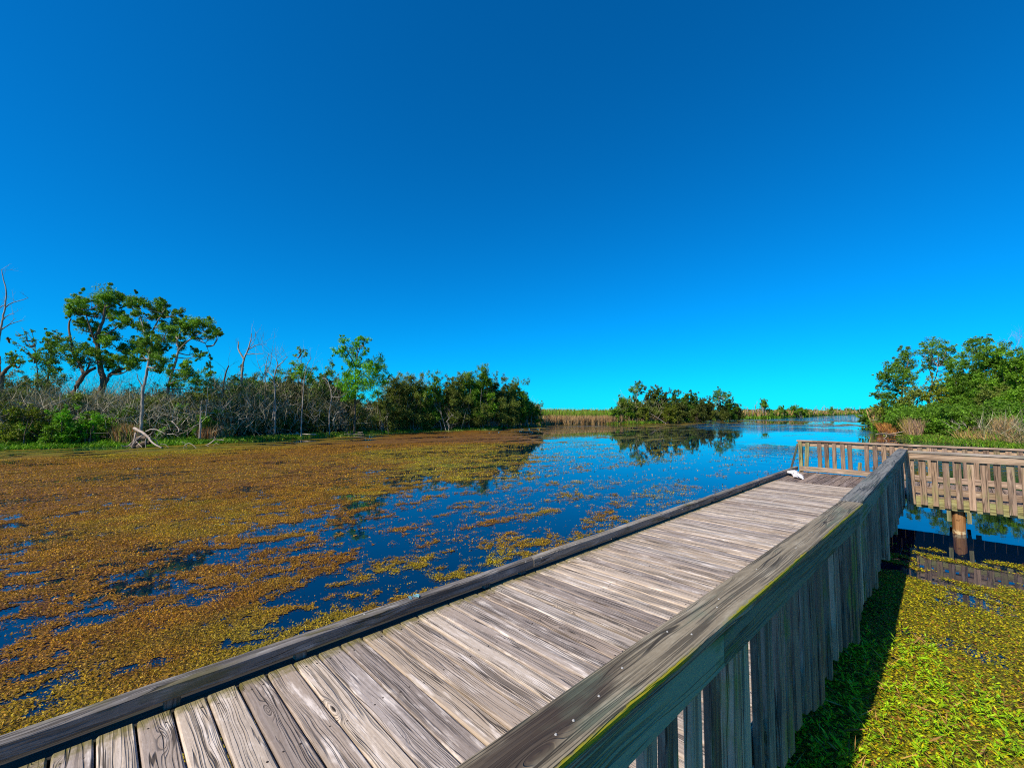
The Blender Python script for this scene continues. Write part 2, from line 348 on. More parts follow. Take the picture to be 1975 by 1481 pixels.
V = np.stack([gx, gy, gz], 2).reshape(-1, 3); na, nr = gx.shape
ii = np.arange(na)[:, None]; jj = np.arange(nr-1)[None, :]; i2 = (ii+1) % na
Fq = np.stack(np.broadcast_arrays(ii*nr+jj, ii*nr+jj+1, i2*nr+jj+1, i2*nr+jj), 2).reshape(-1, 4)
o = mkobj('ground', fast_mesh('ground', V, Fq), M['soil']); o['kind'] = 'structure'
o.data.polygons.foreach_set('use_smooth', [True]*len(o.data.polygons))
n = 160; c = np.arange(n)*2*math.pi/n
V = np.vstack([[0, 0, WZ], np.c_[np.sin(c)*900, np.cos(c)*900, np.full(n, WZ)]])
me = bpy.data.meshes.new('water'); me.from_pydata(V.tolist(), [], [(0, 1+(i+1) % n, 1+i) for i in range(n)])
tag(mkobj('water', me, M['water']), kind='structure')

# ------------------------------------------------------------------ floating weed on the water
WA = [(100,885,.97,0),(300,885,.97,0),(500,866,.93,0),(650,856,.93,0),(800,850,.93,0),(930,842,.95,0),(1030,838,.6,.1),(1090,838,.28,.5),(1190,835,.26,.8),(1290,832,.28,.9),(1400,826,.12,.9),
 (60,872,.6,.8),(200,872,.75,.8),(340,870,.75,.8),(480,860,.45,.7),(620,848,.35,.5),(1100,826,.4,.4),(1250,823,.5,.5),(1350,818,.4,.4),
 (700,900,.9,.1),(850,905,.75,.6),(950,890,.6,.5),(880,870,.75,.4),(780,885,.85,.4),(1000,910,.4,.4),(1060,880,.2,.5),(1100,900,.14,.4),(1300,880,.05,.8),(1200,870,.08,.8),(1450,840,.05,.8),(1550,840,.02,.8),(1400,880,.03,.8),(1200,920,.08,.6),
 (100,920,.85,.1),(300,915,.85,.1),(500,905,.9,.1),(20,940,.9,0),(150,960,.9,0),(300,960,.86,.05),(500,940,.94,0),(620,935,.9,.1),(720,950,.7,.3),(800,960,.36,.2),(900,960,.25,.2),(1000,960,.2,.3),(1100,965,.16,.3),(1250,960,.07,.5),(1350,960,.03,.5),(1450,930,.02,.3),(1500,880,.02,.3),
 (30,1015,.55,0),(200,1010,.98,.15),(400,1015,.98,.2),(330,990,.9,.3),(560,1005,.78,.1),(650,1000,.45,0),(750,1020,.3,0),(850,1040,.27,.1),(950,1030,.33,.1),(1000,1055,.42,.2),(1100,1020,.3,.4),(1200,1000,.28,.3),(1350,960,.1,.3),(1300,1000,.15,.4),
 (40,1075,.7,0),(200,1075,.92,.05),(350,1085,.85,0),(450,1100,.45,0),(560,1095,.55,0),(650,1080,.42,0),(750,1090,.36,.2),(850,1080,.36,.3),(950,1090,.36,.5),(1060,1070,.4,.5),
 (60,1140,.9,0),(60,1190,.3,0),(150,1165,.4,0),(250,1150,.85,0),(400,1150,.9,.05),(500,1150,.65,.1),(600,1150,.4,.2),(700,1130,.42,.2),(610,1200,.6,.45),(530,1215,.22,.2),(800,1110,.38,.4),
 (0,1220,.9,0),(150,1250,.97,0),(300,1240,.97,.05),(450,1200,.92,.1),(100,1330,.97,.15),(200,1310,.97,.3),(400,1235,.95,.4),(0,1390,.97,.2),(500,1240,.8,.5),(-200,1000,.9,0),(-300,1300,.95,.1),(-200,1150,.8,0)]
wp = np.array([(*Pz(x, y)[:2], d, g) for x, y, d, g in WA]); wth = np.arctan2(wp[:, 0], wp[:, 1]); wlr = np.log(np.hypot(wp[:, 0], wp[:, 1]))
sdir = (Pz(560, 1080)-Pz(0, 1190))[:2]; sdir /= np.linalg.norm(sdir)
def weedfield(x, y):
    th = np.arctan2(x, y); lr = np.log(np.hypot(x, y)); num = 0; den = 1e-9; gr = 0
    for i in range(len(wp)):
        w = np.exp(-((th-wth[i])/.075)**2-((lr-wlr[i])/.11)**2)+1e-7/(.01+(th-wth[i])**2+(lr-wlr[i])**2)
        num = num+w*wp[i, 2]; gr = gr+w*wp[i, 3]; den = den+w
    D = np.minimum(num/den, .88); G = gr/den
    a = x*sdir[0]+y*sdir[1]; b = -x*sdir[1]+y*sdir[0]
    r = np.hypot(x, y); big = fbm(a*.35, b*1.1, 2, 11); med = fbm(a*1.1, b*2.6, 4, 12, .6); sml = fbm(a*4.5, b*7, 4, 13, .65)
    wb_ = np.clip((r-12)/25, 0, 1); nn = big*(.10+.38*wb_)+med*(.42-.10*wb_)+sml*(.48-.28*wb_)
    cdf = .5*(1+np.tanh((nn-.5)/.105))
    cov = (D-cdf)*np.where(D > .6, 1., .8); v = x*VX[0]+y*VX[1]; u = x*UX[0]+y*UX[1]
    mott = fbm(a*1.6, b*2.2, 3, 21); m2 = fbm(a*5, b*5, 2, 22)
    G = np.clip(G*.8+(mott-.5)*1.4*(G+.12), 0, 1)
    return cov, G, m2
OR1, OR2, YG, GD = np.array([.48, .235, .007]), np.array([.29, .11, .005]), np.array([.46, .40, .01]), np.array([.08, .14, .012])
def weedcol(G, m):
    c = OR1*(1-m[:, None])+OR2*m[:, None]; k = np.clip(G*1.6, 0, 1)[:, None]; c = c*(1-k)+YG*k
    k = np.clip((G-.55)*2., 0, .8)[:, None]; return c*(1-k)+GD*k
th = np.radians(np.concatenate([np.arange(-95, -58, .3), np.arange(-58, 44, .13)])); rads = np.exp(np.arange(math.log(2.6), math.log(120), .0085))
TT, RR = np.meshgrid(th, rads, indexing='ij'); x = np.sin(TT)*RR; y = np.cos(TT)*RR
cov, G, m2 = weedfield(x.ravel(), y.ravel())
vv = x.ravel()*VX[0]+y.ravel()*VX[1]; uu = x.ravel()*UX[0]+y.ravel()*UX[1]
cov = np.where((vv > -3.0) & (uu < 13.2), -1, cov)
V = np.c_[x.ravel(), y.ravel(), np.full(x.size, WZ+.006)]; na, nr = x.shape
ii = np.arange(na-1)[:, None]; jj = np.arange(nr-1)[None, :]
Fq = np.stack(np.broadcast_arrays(ii*nr+jj, (ii+1)*nr+jj, (ii+1)*nr+jj+1, ii*nr+jj+1), 2).reshape(-1, 4)
keep = (cov[Fq].max(1) > -.5); Fq = Fq[keep]
used = np.zeros(len(V), bool); used[Fq.ravel()] = True; idx = np.cumsum(used)-1
me = fast_mesh('floating_weed', V[used], idx[Fq], weedcol(G, np.clip(m2*1.6-.3, 0, 1))[used])
a = me.attributes.new('cover', 'FLOAT', 'POINT'); a.data.foreach_set('value', cov[used].astype(np.float32))
tag(mkobj('floating_weed', me, M['weed']), 'rusty orange mat of floating weed spread over the lake', 'pond weed', kind='stuff')
def weedleaves(n, r0, r1, size, up=.5):
    t_ = rs.uniform(math.radians(-75), math.radians(44), n); r = np.sqrt(rs.uniform(r0*r0, r1*r1, n)); x = np.sin(t_)*r; y = np.cos(t_)*r
    v = x*VX[0]+y*VX[1]; u = x*UX[0]+y*UX[1]; k = (v < -2.98) | (u > 13.3); x, y = x[k], y[k]
    c, G, m2 = weedfield(x, y); k = c+rs.normal(0, .13, len(x))+1.0*(fbm(x*6, y*6, 3, 77)-.5) > .05; x, y, G = x[k], y[k], G[k]; n = len(x)
    m = np.clip(rs.normal(.45, .4, n), 0, 1); tint = weedcol(np.clip(G+rs.normal(0, .10, n), 0, 1), m)*rs.uniform(.35, 1.3, (n, 1))*(.55+.9*fbm(x*2.5, y*2.5, 3, 78))[:, None]
    sz = size*rs.uniform(.6, 1.4, n); P = np.c_[x, y, WZ+.012+rs.rand(n)*.02]
    nr = unit(np.c_[rs.normal(0, up, (n, 2)), np.ones(n)])
    return leaves(P, sz, sz*.62, np.cross(rdir(n), nr), nr, tint)
parts = [weedleaves(210000, 2.8, 7, .017, .7), weedleaves(360000, 7, 14, .023, .6), weedleaves(240000, 14, 30, .042, .5)]
off = 0; Vs, Fs, Ts = [], [], []
for v_, f_, t_ in parts: Vs.append(v_); Fs.append(f_+off); Ts.append(t_); off += len(v_)
tag(mkobj('weed_leaves', fast_mesh('weed_leaves', np.vstack(Vs), np.vstack(Fs), np.vstack(Ts)), M['leaf']), 'small orange and yellow leaves of the floating weed', 'pond weed', kind='stuff')

# ------------------------------------------------------------------ boardwalk
def vc(u): return np.interp(u, [-3, .7, 4.4, 11], [-.735, -.668, -.598, -.70])   # centre line of the near railing
bw = thing('boardwalk', uvz(4, -1.75, 0), 'long grey plank boardwalk with a low curb, leading to the railed platform', 'boardwalk')
mb = MB(); u = -3.0; i = 0
while u < 11.0:
    w_ = .1365+rs.uniform(-.001, .001); z = -.019+rs.normal(0, .0015); sk = rs.normal(0, .0015)
    board(mb, uvz(u+.073+sk, -2.905+rs.normal(0, .008), z), uvz(u+.073-sk+rs.normal(0, .001), vc(u)-.028+rs.normal(0, .002), z+rs.normal(0, .002)), ZX, w_, .038, .008, 6, .0014)
    u += .146
deck = mb.build('decking', M['deck'], bw)
nl = MB()                                       # nail heads, two per plank over each joist
for k in range(96):
    for v in (-2.80, -2.2, -1.55, -.85):
        for s in (-.035, .035):
            if rs.rand() < .8:
                c = uvz(-3+.073+k*.146+s+rs.normal(0, .004), v+rs.normal(0, .012), .0012); a = np.arange(6)*math.pi/3; r = rs.uniform(.0035, .0062)
                nl.add([c+UX*math.cos(q)*r+VX*math.sin(q)*r for q in a], [tuple(range(6))[::-1]])
tag(nl.build('nail', M['rust'], bw), kind='stuff')
mb = MB(); cz = .083
for a, b, va, vb in ((-3, -.35, -2.955, -2.957), (-.345, 3.10, -2.957, -2.935), (3.108, 6.9, -2.928, -2.905), (6.905, 10.1, -2.905, -2.89), (10.105, 13.0, -2.89, -2.875)):
    board(mb, uvz(a, va, cz+rs.normal(0, .002)), uvz(b, vb, cz+rs.normal(0, .002)), ZX, .078, .088, .012, 12, .003)
cb = mb.build('curb', M['curb'], bw)
for u in (-2.2, -.6, .36, 1.0, 2.55, 3.0, 4.6, 6.1, 7.6, 9.1, 10.6, 12.3):
    mb = MB(); board(mb, uvz(u, -2.955, -.0055), uvz(u, -2.955, .039), UX, .05, .07, .004, 2); mb.build('spacer_block', M['curb'], cb)
for v, z in ((-2.99, -.121), (-.74, -.15), (-1.85, -.16)):
    mb = MB(); board(mb, uvz(-3, v, z), uvz(11.0 if v > -2.9 else 13.0, v+(.07 if v < -2.9 else 0), z), ZX, .05 if v > -2.9 else .16, .23, .004, 8); mb.build('joist', M['dark'], bw)
def pile(u, v, par, mat='dark', r=.085, top=-.2):
    mb = MB(); zz = np.linspace(-2.0, top, 9); tube(mb, [uvz(u+rs.normal(0, .002), v+rs.normal(0, .002), z) for z in zz], r, 20); mb.build('pile', M[mat], par, smooth=True)
for u in (.8, 4.2, 7.6):
    for v in (-2.7, -1.0): pile(u, v, bw)

# nail heads on the curb and the rail caps
def nailhead(par, c, r=.007, up=ZX):
    m = MB(); a = np.arange(8)*math.pi/4; s = np.cross(up, UX+.01); s /= np.linalg.norm(s); q = np.cross(up, s)
    ring = [c+s*math.cos(k)*r+q*math.sin(k)*r for k in a]; ring2 = [c+(s*math.cos(k)+q*math.sin(k))*r*.6+up*.0025 for k in a]
    m.add(ring+ring2, [(k, (k+1) % 8, 8+(k+1) % 8, 8+k) for k in range(8)]+[tuple(range(8, 16))]); m.build('nail', M['nail'], par)
for x, y in ((703, 1184), (1014, 1083), (1044, 1075), (1110, 1049), (1316, 982)):
    p = Pz(x, y, .1275); nailhead(cb, p, .008)

# white bag and broken glass: loose things lying on the boardwalk
def crumple(name, mat, pts, rad, label, cat):
    base = np.mean(pts, 0); V, Fc = [], []; mbb = MB()
    P = smoothpath(pts, 5); n = len(P); k = 14; r_ = np.interp(np.linspace(0, 1, n), np.linspace(0, 1, len(rad)), rad)
    for i in range(n):
        d = P[min(i+1, n-1)]-P[max(i-1, 0)]; d /= np.linalg.norm(d); s = np.cross(d, ZX); s /= np.linalg.norm(s); q = np.cross(s, d)
        for j in range(k):
            A = 2*math.pi*j/k; rj = r_[i]*(1+.35*math.sin(3*A+i*.9)*rs.rand()+rs.uniform(-.34, .34)); p = P[i]+s*math.cos(A)*rj*1.35+q*math.sin(A)*rj*.75; p[2] = max(p[2], .004); V.append(p)
    for i in range(n-1):
        for j in range(k): Fc.append((i*k+j, i*k+(j+1) % k, (i+1)*k+(j+1) % k, (i+1)*k+j))
    Fc += [tuple(range(k))[::-1], tuple((n-1)*k+j for j in range(k))]
    mbb.add(V, Fc); o = mbb.build(name, mat, None, base); 
    return tag(o, label, cat)
q = [Pz(1521, 913, .03), Pz(1527, 911, .06), Pz(1533, 913, .07), Pz(1538, 917, .05), Pz(1543, 919, .06), Pz(1550, 924, .02)]
crumple('plastic_bag', M['bag'], q, [.010, .055, .075, .04, .07, .035, .010], 'crumpled white plastic bag lying against the curb at the far end of the boardwalk', 'plastic bag')
g0 = Pz(800, 1150, .13); gl = MB()
for k in range(7):
    c = g0+UX*rs.uniform(-.05, .06)+VX*rs.uniform(-.02, .015)+ZX*.008; d = rdir(1)[0]; e = rdir(1)[0]; d[2] *= .5
    e = e-d*np.dot(e, d); e /= np.linalg.norm(e); nn = np.cross(d, e); a, b = rs.uniform(.012, .035), rs.uniform(.008, .018)
    q = [c-d*a, c+e*b, c+d*a*.8, c-e*b*.7]; gl.add([p+nn*.0015 for p in q]+[p-nn*.0015 for p in q], [(0, 1, 2, 3), (7, 6, 5, 4), (0, 4, 5, 1), (1, 5, 6, 2), (2, 6, 7, 3), (3, 7, 4, 0)])
tag(gl.build('glass_shard', M['glass'], None, g0), 'small heap of broken pale blue glass on top of the curb', 'broken glass')

# ------------------------------------------------------------------ near railing along the boardwalk
rl = thing('wooden_railing', uvz(4.4, -.62, 0), 'shaded green-stained railing with a wide sloping cap, along the near side of the boardwalk', 'railing')
CZ = .83
mb = MB(); board(mb, uvz(-1.6, vc(-1.6), CZ-.019), uvz(4.32, vc(4.32)+.006, CZ-.016), ZX, .145, .038, .006, 14, .0015, .5)
c1 = mb.build('cap_rail', M['cap'], rl)
mb = MB(); board(mb, uvz(4.325, vc(4.33)-.008, CZ-.021), uvz(10.97, vc(10.97), CZ-.019), ZX, .142, .038, .006, 14, .002, .71)
c2 = mb.build('cap_rail', M['cap2'], rl)
for (x, y) in ((1106, 1389), (1155, 1342), (1072, 1416), (1334, 1223), (1383, 1171), (1386, 1155), (1459, 1098), (1534, 1057), (1536, 1056.5), (1560, 1029), (1566, 1027), (1200, 1288), (1287, 1218)):
    p = Pz(x, y, CZ+.0015); nailhead(c1, p, .0036)
for (x, y) in ((1633, 964), (1641, 981), (1690, 918), (1700, 906), (1707, 901), (1711, 894)):
    p = Pz(x, y, CZ+.001); nailhead(c2, p, .005)
for a, b in ((-1.6, 1.62), (1.625, 4.32), (4.325, 7.6), (7.605, 10.93)):
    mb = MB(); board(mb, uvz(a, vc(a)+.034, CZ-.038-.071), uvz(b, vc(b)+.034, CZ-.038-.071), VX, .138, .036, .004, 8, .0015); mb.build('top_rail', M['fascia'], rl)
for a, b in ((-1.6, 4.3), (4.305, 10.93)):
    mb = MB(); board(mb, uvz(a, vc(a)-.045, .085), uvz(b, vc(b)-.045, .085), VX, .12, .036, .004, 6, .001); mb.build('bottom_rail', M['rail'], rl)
u = -1.5; k = 0
posts = [-.9, .45, 1.84, 3.15, 4.32, 5.7, 7.1, 8.5, 9.9]
while u < 10.9:
    if min(abs(u-p) for p in posts) > .075:
        b_ = -.10+rs.normal(0, .02)-(.05 if k % 6 == 3 else 0); v = vc(u)-.006+rs.normal(0, .006)
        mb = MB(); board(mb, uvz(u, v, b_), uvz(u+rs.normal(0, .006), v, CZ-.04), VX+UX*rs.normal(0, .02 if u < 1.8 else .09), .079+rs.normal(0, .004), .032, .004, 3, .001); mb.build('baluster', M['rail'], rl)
    u += (.156 if .6 < u < 1.75 else .147)+rs.normal(0, .004); k += 1
for u in posts:
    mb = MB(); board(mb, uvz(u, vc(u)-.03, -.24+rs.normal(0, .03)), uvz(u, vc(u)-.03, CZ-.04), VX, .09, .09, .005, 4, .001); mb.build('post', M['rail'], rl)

# ------------------------------------------------------------------ walkway branch to the right
wk = thing('walkway_branch', uvz(12, 1.5, 0), 'side walkway on a round pile, crossing behind the near railing to the right', 'walkway')
mb = MB(); v = -2.90
while v < 6:
    board(mb, uvz(11.08+rs.normal(0, .004), v+.073, -.019+rs.normal(0, .0015)), uvz(13.02, v+.073, -.019), ZX, .138, .038, .006, 5, .001); v += .146
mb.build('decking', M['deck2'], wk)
for u, z, h, m in ((11.09, -.135, .20, 'joist'), (12.98, -.135, .20, 'dark'), (12.0, -.15, .2, 'dark')):
    mb = MB(); board(mb, uvz(u, -.62 if u < 11.5 else -2.88, z), uvz(u, 6, z), UX, h, .038, .004, 10, .001); mb.build('joist', M[m], wk)
pile(11.22, -.02, wk, 'pile', .088, -.22); pile(12.85, -.02, wk, 'dark', .088, -.2); pile(11.22, 3.4, wk, 'pile', .088, -.22)
for v in (-.135, .115):
    mb = MB(); board(mb, uvz(11.03, v, -.325), uvz(13.0, v, -.325), ZX, .055, .19, .004, 5, .001); mb.build('beam', M['joist'], wk)

def side_rail(name, u, v0, v1, label, front, mats, czz, pick, ztop, zbot, skip=()):
    r = thing(name, uvz(u, (v0+v1)/2, 0), label, 'railing')
    mb = MB(); vm = 2.05 if v0 < -2 else 1.15
    board(mb, uvz(u+.02, v0, czz-.019), uvz(u+.02, vm, czz-.017), ZX, .14, .036, .004, 8, .002); mb.build('cap_rail', M[mats[0]], r)
    mb = MB(); board(mb, uvz(u+.02, vm+.004, czz-.019), uvz(u+.02, v1, czz-.019), ZX, .14, .036, .004, 8, .002); mb.build('cap_rail', M[mats[0]], r)
    mb = MB(); zc = czz-.037-.06
    board(mb, uvz(u-.018 if front else u+.018, v0+.01, zc), uvz(u-.018 if front else u+.018, v1, zc), UX, .115, .036, .004, 10, .002); mb.build('top_rail', M[mats[1]], r)
    mb = MB(); ub = u+.06 if front else u-.06
    board(mb, uvz(ub, v0+.05, .088), uvz(ub, v1, .088), UX, .118, .036, .004, 10, .002); mb.build('bottom_rail', M[mats[2]], r)
    for v in pick:
        mb = MB(); uc = u+.02 if front else u-.02
        board(mb, uvz(uc, v+rs.normal(0, .003), zbot+rs.normal(0, .006)), uvz(uc, v+rs.normal(0, .003), ztop), UX, .084+rs.normal(0, .003), .036, .004, 3, .001); mb.build('baluster', M[mats[3]], r)
    return r
nr_ = side_rail('wooden_railing', 11.0, -.62, 4.5, 'brown picket railing on the near side of the side walkway, above the round pile', True, ('cap3', 'pale', 'pale', 'pink'), .80,
                [-.60+.153*k for k in range(33)], .745, -.185)
for v in (-.64, .98, 2.6, 4.2):
    mb = MB(); board(mb, uvz(11.08, v, -.3), uvz(11.08, v, .76), UX, .088, .088, .005, 3); mb.build('post', M['rail'], nr_)
pk = [-2.366, -2.217, -2.072, -1.909, -1.765, -1.456, -1.302, -1.147, -1.004, -.85, -.70, -.55, -.40]+[-.464+.148*k for k in range(1, 34)]
fr = side_rail('wooden_railing', 13.0, -2.84, 4.5, 'lit far railing with some missing pickets, at the lake end of the platform', False, ('pale', 'pale', 'pale', 'pink'), .80, pk, .745, .06)
for v in (-2.77, .25, 2.4, 4.3):
    mb = MB(); board(mb, uvz(13.0+(.0 if v < -2 else .08), v, -.3), uvz(13.0+(.0 if v < -2 else .08), v, .76), UX, .08, .08, .005, 3); mb.build('post', M['joist'], fr)
mb = MB(); board(mb, uvz(12.985, -2.66, .07), uvz(12.97, -2.61, .745), UX, .085, .036, .004, 3); mb.build('baluster', M['joist'], fr)
mb = MB(); board(mb, uvz(12.97, -1.60, .10), uvz(12.97, -1.585, .33), UX, .07, .034, .012, 3); mb.build('broken_baluster', M['joist'], fr)
mb = MB(); board(mb, uvz(13.0, -3.02, -.05), uvz(13.0, -2.83, .70), UX, .045, .036, .004, 3); mb.build('brace', M['rail'], fr)

# ------------------------------------------------------------------ water plants beside the railing
def wplants(n, cover_fn, leafL, per, hmax, cols):
    V_, F_, T_ = [], [], []; off = 0
    u = rs.uniform(.2, 9.5, n); v = rs.uniform(-1.6, 4.5, n); k = cover_fn(u, v)+rs.normal(0, .1, n) > .5; u, v = u[k], v[k]; n = len(u)
    base = UX[None]*u[:, None]+VX[None]*v[:, None]; h = hmax*rs.uniform(.25, 1, n)
    lean = np.c_[rs.normal(0, .5, (n, 2)), np.ones(n)]; lean = unit(lean)
    P, A, Nn, T, L = [], [], [], [], []
    for j in range(per):
        f = (j+.6)/per; ang = rs.rand(n)*6.28; out = np.c_[np.cos(ang), np.sin(ang), rs.uniform(.0, .9, n)*(f+.3)]; out = unit(out)
        l = leafL*rs.uniform(.5, 1.2, n)*(1-.3*f)
        c = base+lean*(h*f)[:, None]+out*(l*.5)[:, None]; c[:, 2] += WZ+.012
        ci = rs.rand(n)[:, None]; m = cols[0]*(1-ci)+cols[1]*ci; o2 = rs.rand(n) < cols[3]; m[o2] = cols[2]
        P.append(c); A.append(out); Nn.append(np.cross(out, rdir(n))*.5+np.array([0, 0, 1.])); T.append(m*rs.uniform(.55, 1.25, (n, 1))); L.append(l)
    P, A, Nn, T, L = map(np.concatenate, (P, A, Nn, T, L))
    return leaves(P, L, L*rs.uniform(.2, .36, len(L)), A, Nn, T), base, lean, h
def plantcov(u, v):
    n = fbm(u*1.3, v*1.3, 3, 31); edge = np.interp(v, [-2, -.6, -.3, .2, .8, 3], [4.6, 6.0, 6.15, 5.4, 4.4, 3.6])+1.2*(fbm(u*.9, v*2, 2, 33)-.5)
    return np.clip((edge-u)/1.3+.35, 0, 1)*np.clip(.78+1.4*(n-.42), 0, 1.3)
def matcov(u, v):
    n = fbm(u*2.4+v*.5, v*1.5, 4, 47); e = np.interp(u, [0, 4, 6.6, 7.4, 8.2, 9.3, 9.8], [1., 1., 1.05, .85, .5, .25, .0]); return e-.5*(1+np.tanh((n-.48)/.12))+.55
G1, G2, YE, BR = np.array([.23, .52, .008]), np.array([.50, .68, .012]), np.array([.58, .50, .01]), np.array([.33, .15, .03])
(v1, f1, t1), base, lean, hh = wplants(15000, plantcov, .044, 10, .11, (G1, G2, YE, .12))
(v2, f2, t2), base2, _, _ = wplants(1000, plantcov, .08, 9, .17, (G1, G2*.9, np.array([.42, .22, .05]), .08))
v1 = np.vstack([v1, v2]); f1 = np.vstack([f1, f2+len(v1)-len(v2)]); t1 = np.vstack([t1, t2])
tag(mkobj('water_plants', fast_mesh('water_plants', v1, f1, t1), M['leaf']), 'bright green leafy water plants growing thickly below the near railing', 'water plants', kind='stuff')
n = len(base); sel = rs.rand(n) < .3; b = base[sel]; n = len(b)
P = b+np.array([0, 0, WZ+.03])+rs.normal(0, .02, (n, 3)); ax = unit(np.c_[rs.normal(0, 1, (n, 2))+UX[:2]*.6, rs.uniform(.05, .9, n)])
L = rs.uniform(.05, .20, n)*np.where(rs.rand(n) < .06, 2., 1.); v_, f_, t_ = leaves(P+ax*L[:, None]/2, L, np.where(rs.rand(n) < .1, .013, .006), ax, rdir(n), np.array([.42, .24, .08])*rs.uniform(.5, 1.3, (n, 1)))
tag(mkobj('dead_stems', fast_mesh('dead_stems', v_, f_, t_), M['blade']), 'pale brown dead stems scattered among the water plants', 'water plants', kind='stuff')
n = 260000; u = rs.uniform(.2, 9.9, n); v = rs.uniform(-1.5, 4.5, n); k = matcov(u, v)+rs.normal(0, .06, n) > .5; u, v = u[k], v[k]; n = len(u)
P = UX[None]*u[:, None]+VX[None]*v[:, None]; P[:, 2] = WZ+.008+rs.rand(n)*.012; nr = unit(np.c_[rs.normal(0, .35, (n, 2)), np.ones(n)]); sz = rs.uniform(.012, .028, n)
c = np.where(rs.rand(n, 1) < .5, YE[None], np.where(rs.rand(n, 1) < .6, np.array([[.22, .26, .012]]), BR[None]))*rs.uniform(.5, 1.15, (n, 1))
v_, f_, t_ = leaves(P, sz, sz*.65, np.cross(rdir(n), nr), nr, c)
fu, fv = np.meshgrid(np.arange(.2, 9.8, .04), np.arange(-1.5, 4.6, .04), indexing='ij'); fp = UX[None]*fu.reshape(-1, 1)+VX[None]*fv.reshape(-1, 1); fp[:, 2] = WZ+.006
fc = np.maximum(matcov(fu.ravel(), fv.ravel())-.55, plantcov(fu.ravel(), fv.ravel())-.35); a_, b_ = fu.shape
ii = np.arange(a_-1)[:, None]; jj = np.arange(b_-1)[None, :]; fq = np.stack(np.broadcast_arrays(ii*b_+jj, (ii+1)*b_+jj, (ii+1)*b_+jj+1, ii*b_+jj+1), 2).reshape(-1, 4)
me = fast_mesh('duckweed_film', fp, fq, np.tile(np.array([[.30, .30, .012]]), (len(fp), 1))); at_ = me.attributes.new('cover', 'FLOAT', 'POINT'); at_.data.foreach_set('value', fc.astype(np.float32))
tag(mkobj('duckweed_film', me, M['weed']), 'thin olive film of weed on the water right of the near railing', 'pond weed', kind='stuff')
tag(mkobj('duckweed', fast_mesh('duckweed', v_, f_, t_), M['leaf']), 'yellow duckweed floating under the side walkway and among the water plants', 'pond weed', kind='stuff')

# ------------------------------------------------------------------ trees and shrubs
LEAFK = 3.2; FG = 2.0
def sub(P, D): return Pd(P[0], P[1], D)
class Crown:
    def __init__(s): s.P = []; s.C = []; s.L = []
    def clump(s, c, r, col, leaf, dens=1., flat=.75, nsub=None):
        nsub = nsub or int(7+r*6); n = int(dens*LEAFK*16*(r/leaf)**1.45/nsub)+3; jit = col*rs.uniform(.8, 1.25)
        for k in range(nsub):
            d = rdir(1)[0]*r*rs.uniform(.3, .95); d[2] *= flat; sc = c+d; sr = r*rs.uniform(.28, .58); cj = jit*rs.uniform(.7, 1.35)
            q = rdir(n)*(rs.rand(n, 1)**.55)*sr*(1+rs.normal(0, .12, (n, 1))); q[:, 2] *= flat
            s.P.append(sc+q); s.C.append(np.clip(cj[None]*rs.uniform(.6, 1.4, (n, 1)), 0, 1)); s.L.append(leaf*rs.uniform(.6, 1.3, n))
    def build(s, name, parent, asp=.5):
        P = np.concatenate(s.P); C = np.concatenate(s.C); L = np.concatenate(s.L); n = len(P)
        nr = unit(rdir(n)+np.array([0, 0, .7])); v_, f_, t_ = leaves(P-np.array(parent.location), L, L*asp, np.cross(rdir(n), nr), nr, C)
        return mkobj(name, fast_mesh(name, v_, f_, t_), M['leaf'], parent)

def taper(n, r0, r1): return np.linspace(r0, r1, n)
def tree(name, label, cat, depth, skel, clumps, col, leaf=.16, bark='bark', tf=None, dens=1., group=None, dj=.06, limbs=True, flat=.9, asp=.5):
    """skel: list of (points in photo pixels, start width px, end width px); clumps: (x, y, r) in photo pixels"""
    tf = tf or (lambda x, y: (x, y)); sc = tf(1, 0)[0]-tf(0, 0)[0]; mpp = depth/F
    b = Pd(*tf(*skel[0][0][0]), depth); root = thing(name, b, label, cat, group); mb = MB(); allp = []
    for pts, w0, w1 in skel:
        off = rs.uniform(-.3, .3); Q = [Pd(*tf(*p), depth+(off*k if pts is not skel[0][0] else 0)) for k, p in enumerate(pts)]; Q = smoothpath(Q, 4, .02)
        if pts is skel[0][0]: Q = np.vstack([Q[0]-[0, 0, .6], Q])
        tube(mb, Q, taper(len(Q), w0*sc*mpp/2, w1*sc*mpp/2), 7); allp.append(Q)
    allp = np.vstack(allp); cr = Crown()
    for cx, cy, r in clumps:
        rm = r*sc*mpp*1.06; leaf_ = leaf*.8; c = Pd(*tf(cx, cy), depth*(1+rs.uniform(-dj, dj)))
        if limbs:
            cand = allp[allp[:, 2] < c[2]+.2*rm] if (allp[:, 2] < c[2]+.2*rm).any() else allp
            p = cand[np.argmin(np.linalg.norm(cand-c, axis=1)+.35*np.abs(cand[:, 2]-c[2]+rm))]
            m = (p+c)/2+np.array([rs.normal(0, .08), rs.normal(0, .08), -.12*np.linalg.norm(c-p)]); tube(mb, smoothpath([p, m, c], 4, .02), taper(9, max(.018, .03*np.linalg.norm(c-p)), .008), 5)
            for _ in range(3):
                e = c+rdir(1)[0]*rm*.8; tube(mb, smoothpath([m, (m+e)/2+rdir(1)[0]*.1, e], 2), taper(5, .014, .005), 4)
        cr.clump(c, rm, np.asarray(col)*FG, leaf_, dens, flat)
        for _ in range(2): cr.clump(c+rdir(1)[0]*rm*rs.uniform(.9, 1.35), rm*rs.uniform(.25, .45), np.asarray(col)*FG*rs.uniform(.8, 1.2), leaf_, dens*.7, flat, 3)
    mb.build('trunk', M[bark], root, smooth=True)
    if clumps: cr.build('crown', root, asp)
    return root

